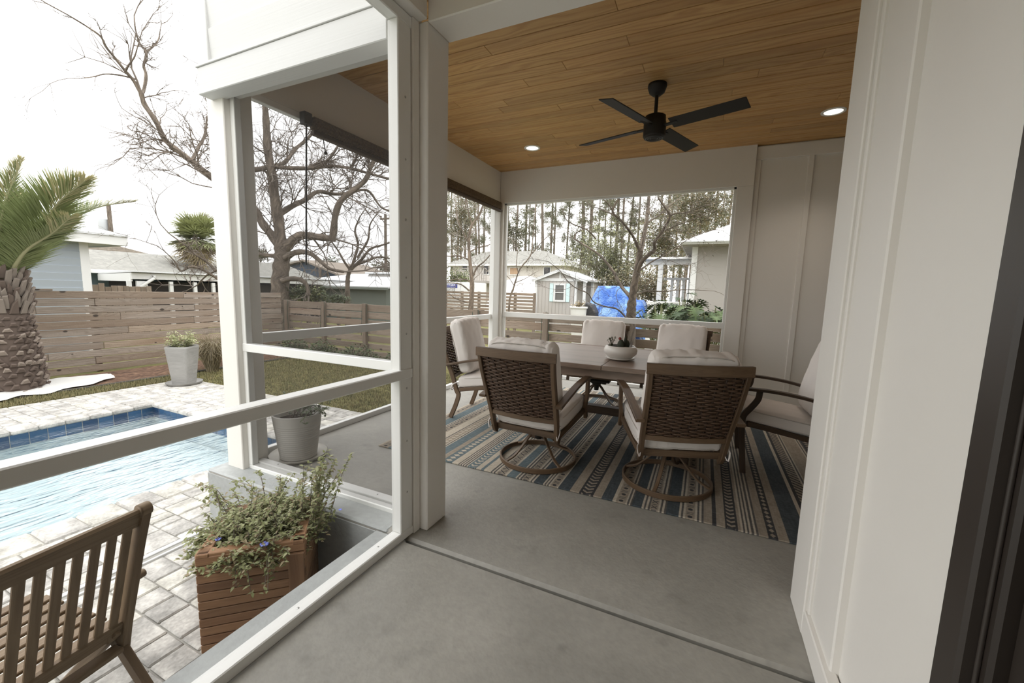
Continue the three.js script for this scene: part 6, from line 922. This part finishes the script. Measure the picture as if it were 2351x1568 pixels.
{ // garden shed with corner porch
  const z = -17, l = hitZ(1230, 641, z), m = hitZ(1320, 641, z), r = hitZ(1345, 641, z), pk = hitZ(1287, 618, z), g = thing('garden_shed', 'grey garden shed with a shuttered window and corner porch', 'shed', [l.x, GY, z]), X = p => p.x - l.x, h = l.y - GY, hp = pk.y - GY, w = X(r), D = 3.1;
  mesh('front_wall', bb(0, X(m), 0, h, -0.08, 0, 0), C.shed, g); mesh('side_wall', bb(0, 0.08, 0, h, -D, -0.08, 0), C.shed, g); mesh('back_wall', bb(0.08, w, 0, h, -D, -D + 0.08, 0), C.shed, g); mesh('porch_wall', bb(X(m) - 0.08, X(m), 0, h, -1.4, -0.08, 0), C.shed, g); mesh('porch_wall', bb(X(m) - 0.08, w, 0, h, -1.48, -1.4, 0), C.shed, g); mesh('side_wall', bb(w - 0.08, w, 0, h, -D + 0.08, -1.48, 0), C.shed, g);
  for (let x = 0.16; x < X(m); x += 0.16) mesh('groove_batten', bb(x - 0.007, x + 0.007, 0, h, 0, 0.008, 0), mat({ color: lin(0.36, 0.335, 0.30), roughness: 0.8 }), g);
  mesh('gable', prism([[0, h], [w, h], [X(pk), hp - 0.06]], 0.06).translate(0, 0, -0.03), C.shed, g); mesh('frieze', bb(-0.02, w + 0.02, h - 0.07, h + 0.05, 0, 0.03, 0.003), C.white, g); mesh('corner_board', bb(-0.02, 0.08, 0, h, -0.1, 0.025, 0.003, 'y'), C.white, g); mesh('gable_trim', bb(X(pk) - 0.04, X(pk) + 0.04, h, hp - 0.1, 0, 0.02, 0.002, 'y'), C.white, g);
  const ov = 0.12; mesh('roof', slab(V(X(pk), hp, 0.18), V(-ov, h - 0.02, 0.18), V(-ov, h - 0.02, -D - 0.15), V(X(pk), hp, -D - 0.15), 0.05), C.metal, g); mesh('roof', slab(V(X(pk), hp, 0.18), V(w + ov, h - 0.02, 0.18), V(w + ov, h - 0.02, -D - 0.15), V(X(pk), hp, -D - 0.15), 0.05), C.metal, g);
  for (const s of [[-ov, 1], [w + ov, 1]]) mesh('rake_board', bar([X(pk), hp - 0.07, 0.16], [s[0], h - 0.09, 0.16], 0.03, 0.09, 0.003), C.white, g);
  for (const [x, zz] of [[X(m) + 0.04, 0], [w - 0.05, 0], [w - 0.05, -1.3]]) mesh('porch_post', bb(x - 0.055, x + 0.055, 0, h - 0.06, zz - 0.11, zz, 0.004, 'y'), C.white, g);
  const win = [hitZ(1276, 655, z), hitZ(1294, 689, z)], x0 = X(win[0]), x1 = X(win[1]), y1 = win[0].y - GY, y0 = win[1].y - GY; const f = mesh('window', merge([bb(x0 - 0.08, x0, y0 - 0.08, y1 + 0.08, 0, 0.05, 0.004), bb(x1, x1 + 0.08, y0 - 0.08, y1 + 0.08, 0, 0.05, 0.004), bb(x0, x1, y1, y1 + 0.08, 0, 0.05, 0.004), bb(x0, x1, y0 - 0.08, y0, 0, 0.05, 0.004), bb(x0, x1, (y0 + y1) / 2 - 0.02, (y0 + y1) / 2 + 0.02, 0, 0.045, 0.004)]), C.white, g); mesh('pane', bb(x0, x1, y0, y1, 0.005, 0.018, 0), mat({ color: lin(0.16, 0.155, 0.145), roughness: 0.15 }), f);
  for (const s of [x0 - 0.26, x1 + 0.1]) mesh('shutter', bb(s, s + 0.16, y0 - 0.08, y1 + 0.08, 0, 0.03, 0.003, 'y'), C.aqua, g);
}
{ // blue tarpaulin over a parked load
  const z = -14, P0 = [1347, 1486], l = hitZ(1347, 722, z), r = hitZ(1486, 722, z), tl = hitZ(1366, 657, z), tr = hitZ(1447, 656, z), g = thing('blue_tarp', 'crumpled bright blue tarp draped over a parked load', 'tarp', [(l.x + r.x) / 2, GY, z]), cx = (l.x + r.x) / 2, tx0 = tl.x - cx, tx1 = tr.x - cx, h = tl.y - GY, bx0 = l.x - cx - 0.5, bx1 = tr.x - cx + 0.35; const P = [], U = [], I = [], n = 72, m = 14; for (let j = 0; j <= m; j++) for (let i = 0; i <= n; i++) { const a = i / n * 6.2832, t = j / m, sx = Math.sign(Math.cos(a)) * Math.pow(Math.abs(Math.cos(a)), 0.3), sz = Math.sign(Math.sin(a)) * Math.pow(Math.abs(Math.sin(a)), 0.3), e = Math.pow(t, 0.9), f = 1 + 0.05 * t * Math.sin(a * 17) + 0.04 * t * Math.sin(a * 9 + 1), x0 = lerp((tx0 + tx1) / 2 + sx * (tx1 - tx0) / 2, (bx0 + bx1) / 2 + sx * (bx1 - bx0) / 2 * f, e), zz = lerp(sz * 0.55, sz * 0.8 * f, e) - 0.8; P.push(x0, lerp(h, 0.01, t) + 0.05 * (fbm(i / n, t, 8, 6, 3, 3) - 0.5) - 0.16 * Math.max(0, sx) * Math.sin(t * 3.1), zz); U.push(x0 + zz, t * h); } for (let j = 0; j < m; j++) for (let i = 0; i < n; i++) { const a = j * (n + 1) + i; I.push(a, a + 1, a + n + 1, a + 1, a + n + 2, a + n + 1); } const c = P.length / 3; P.push((tx0 + tx1) / 2, h + 0.04, -0.8); U.push(0, 0); for (let i = 0; i < n; i++) I.push(c, i + 1, i); mesh('tarp_sheet', geo(P, U, I), mat({ map: T.tarp, color: lin(0.9, 0.95, 1), roughness: 0.35, side: THREE.DoubleSide, bumpMap: T.stoneBump, bumpScale: 0.02 }), g);
}
{ const z = -14.4, l = hitZ(1440, 688, z), r = hitZ(1484, 690, z), g = thing('blue_tarp', 'lower end of blue tarp sagging to the ground right of the tree trunk', 'tarp', [(l.x + r.x) / 2, GY, z]), w = r.x - l.x, h = l.y - GY, P = [], U = [], I = [], n = 30, m = 16; for (let i = 0; i <= n; i++) for (let j = 0; j <= m; j++) { const u = i / n, v = j / m, y = h * (1 - 0.85 * smooth(0.55, 1.25, u)) * Math.min(1, 1.6 * Math.sin(Math.PI * (0.06 + 0.88 * v))) + 0.05 * (fbm(u, v, 7, 6, 3, 8) - 0.5); P.push(-w / 2 + u * w * 1.35, Math.max(0.01, y), (0.5 - v) * 1.3); U.push(u * w, v * 1.3 + y); } for (let i = 0; i < n; i++) for (let j = 0; j < m; j++) { const a = i * (m + 1) + j; I.push(a, a + m + 1, a + 1, a + 1, a + m + 1, a + m + 2); } mesh('tarp_sheet', geo(P, U, I), mat({ map: T.tarp, color: lin(0.9, 0.95, 1), roughness: 0.35, side: THREE.DoubleSide, bumpMap: T.stoneBump, bumpScale: 0.02 }), g); }
{ const p = hitZ(1328, 722, -12.2), g = thing('white_garden_pot', 'white garden pot standing in front of the shed porch', 'plant pot', [p.x, GY, -12.2]), h = hitZ(1328, 704, -12.2).y - GY; mesh('pot', lathe([[0, 0], [0.16, 0], [0.24, h - 0.06], [0.27, h - 0.05], [0.27, h], [0.24, h], [0.22, h - 0.08], [0, h - 0.1]], 24), C.white, g); const f = cloud(120, 0.2, 0.12, 0.2, 0.1, 0.04, M.leafDry, g); f.position.y = h + 0.05; }
{ const p = hitZ(1352, 722, -12.8), t = hitZ(1352, 694, -12.8), g = thing('covered_grill', 'black covered grill beside the blue tarp', 'grill', [p.x, GY, -12.8]), h = t.y - GY; const s = prism([[-0.2, 0.3], [0.24, 0.3], [0.26, h - 0.3], [0.14, h - 0.08], [-0.05, h], [-0.24, h - 0.22]], 0.5, 0.04); mesh('cover', s, mat({ color: lin(0.03, 0.03, 0.032), roughness: 0.6 }), g); for (const [x, q] of [[-0.18, -0.18], [0.18, -0.18], [-0.18, 0.18], [0.18, 0.18]]) mesh('leg', bb(x - 0.03, x + 0.03, 0, 0.35, q - 0.03, q + 0.03, 0.003, 'y'), M.dark, g); }
{ // neighbouring house at the right edge of the garden view
  const z = -12, cr = hitZ(1597, 600, z), e = hitZ(1566, 558, z + 0.6), ep = hitZ(1680, 554, z + 0.6), g = thing('grey_house', 'grey walled neighbouring house with a white metal roof', 'house', [cr.x, GY, z]), h = hitZ(1620, 566, z).y - GY, he = e.y - GY, x0 = e.x - cr.x; mesh('wall', bb(0, 7, 0, h, -6, 0, 0), C.grey, g); mesh('corner_board', bb(-0.10, 0.04, 0, h, -0.12, 0.03, 0.004, 'y'), C.white, g); mesh('corner_board', bb(-0.10, 0.0, 0, h, -0.3, -0.1, 0.004, 'y'), C.white, g);
  mesh('soffit', bb(x0, 7, h, h + 0.03, -6, 0.55, 0), C.grey, g); mesh('fascia', bb(x0, 7, h + 0.0, he + 0.02, 0.55, 0.6, 0.004), C.white, g); const k = 0.48, run = 3.2; const rf = mesh('roof', merge([slab(V(x0 - 0.05, he + 0.03, 0.66), V(7, he + 0.03, 0.66), V(7, he + 0.03 + run * k, 0.66 - run), V(x0 - 0.05 + run, he + 0.03 + run * k, 0.66 - run), 0.03), slab(V(x0 - 0.05, he + 0.03, 0.66), V(x0 - 0.05, he + 0.03, -6), V(x0 - 0.05 + run, he + 0.03 + run * k, -6 + run), V(x0 - 0.05 + run, he + 0.03 + run * k, 0.66 - run), 0.03)]), C.metal, g);
  for (let x = x0 + 0.2; x < 5; x += 0.3) { const L = Math.min(run, x - x0); mesh('rib', bar([x, he + 0.045, 0.66], [x, he + 0.045 + L * k, 0.66 - L], 0.03, 0.025, 0.004), C.metal, rf); }
}
{ // white pergola beside it
  const z = -15, a = hitZ(1484, 597, z), b = hitZ(1592, 597, z), g = thing('white_pergola', 'white pergola with a slatted screen beside the grey house', 'pergola', [a.x, GY, z]), w = b.x - a.x, h = a.y - GY; mesh('beam', bb(0, w, h - 0.16, h, -0.1, 0, 0.006), C.white, g); mesh('beam', bb(-0.1, w, h, h + 0.07, -2.2, 0.25, 0.006), C.white, g); const xp = hitZ(1515, 640, z).x - a.x; mesh('post', bb(xp - 0.08, xp + 0.08, 0, h - 0.16, -0.14, 0.02, 0.006, 'y'), C.white, g); mesh('post', bb(w - 0.12, w, 0, h - 0.16, -2.1, -1.96, 0.006, 'y'), C.white, g); for (let i = 0; i < 4; i++) { const x = xp + 0.25 + i * 0.2; mesh('picket', bb(x, x + 0.1, 0, h - 0.55 - 0.0 * i, -1.5, -1.46, 0.004, 'y'), C.white, g); } mesh('picket_rail', bb(xp, xp + 1.1, h - 0.62, h - 0.54, -1.46, -1.42, 0.004), C.white, g);
}
{ const z = -12.8, a = hitZ(1487, 691, z), b = hitZ(1605, 691, z), g = smesh('garden_wall', bb(a.x, b.x, GY, a.y, z - 0.2, z, 0.01), C.white); }
renderer.render(scene, camera);
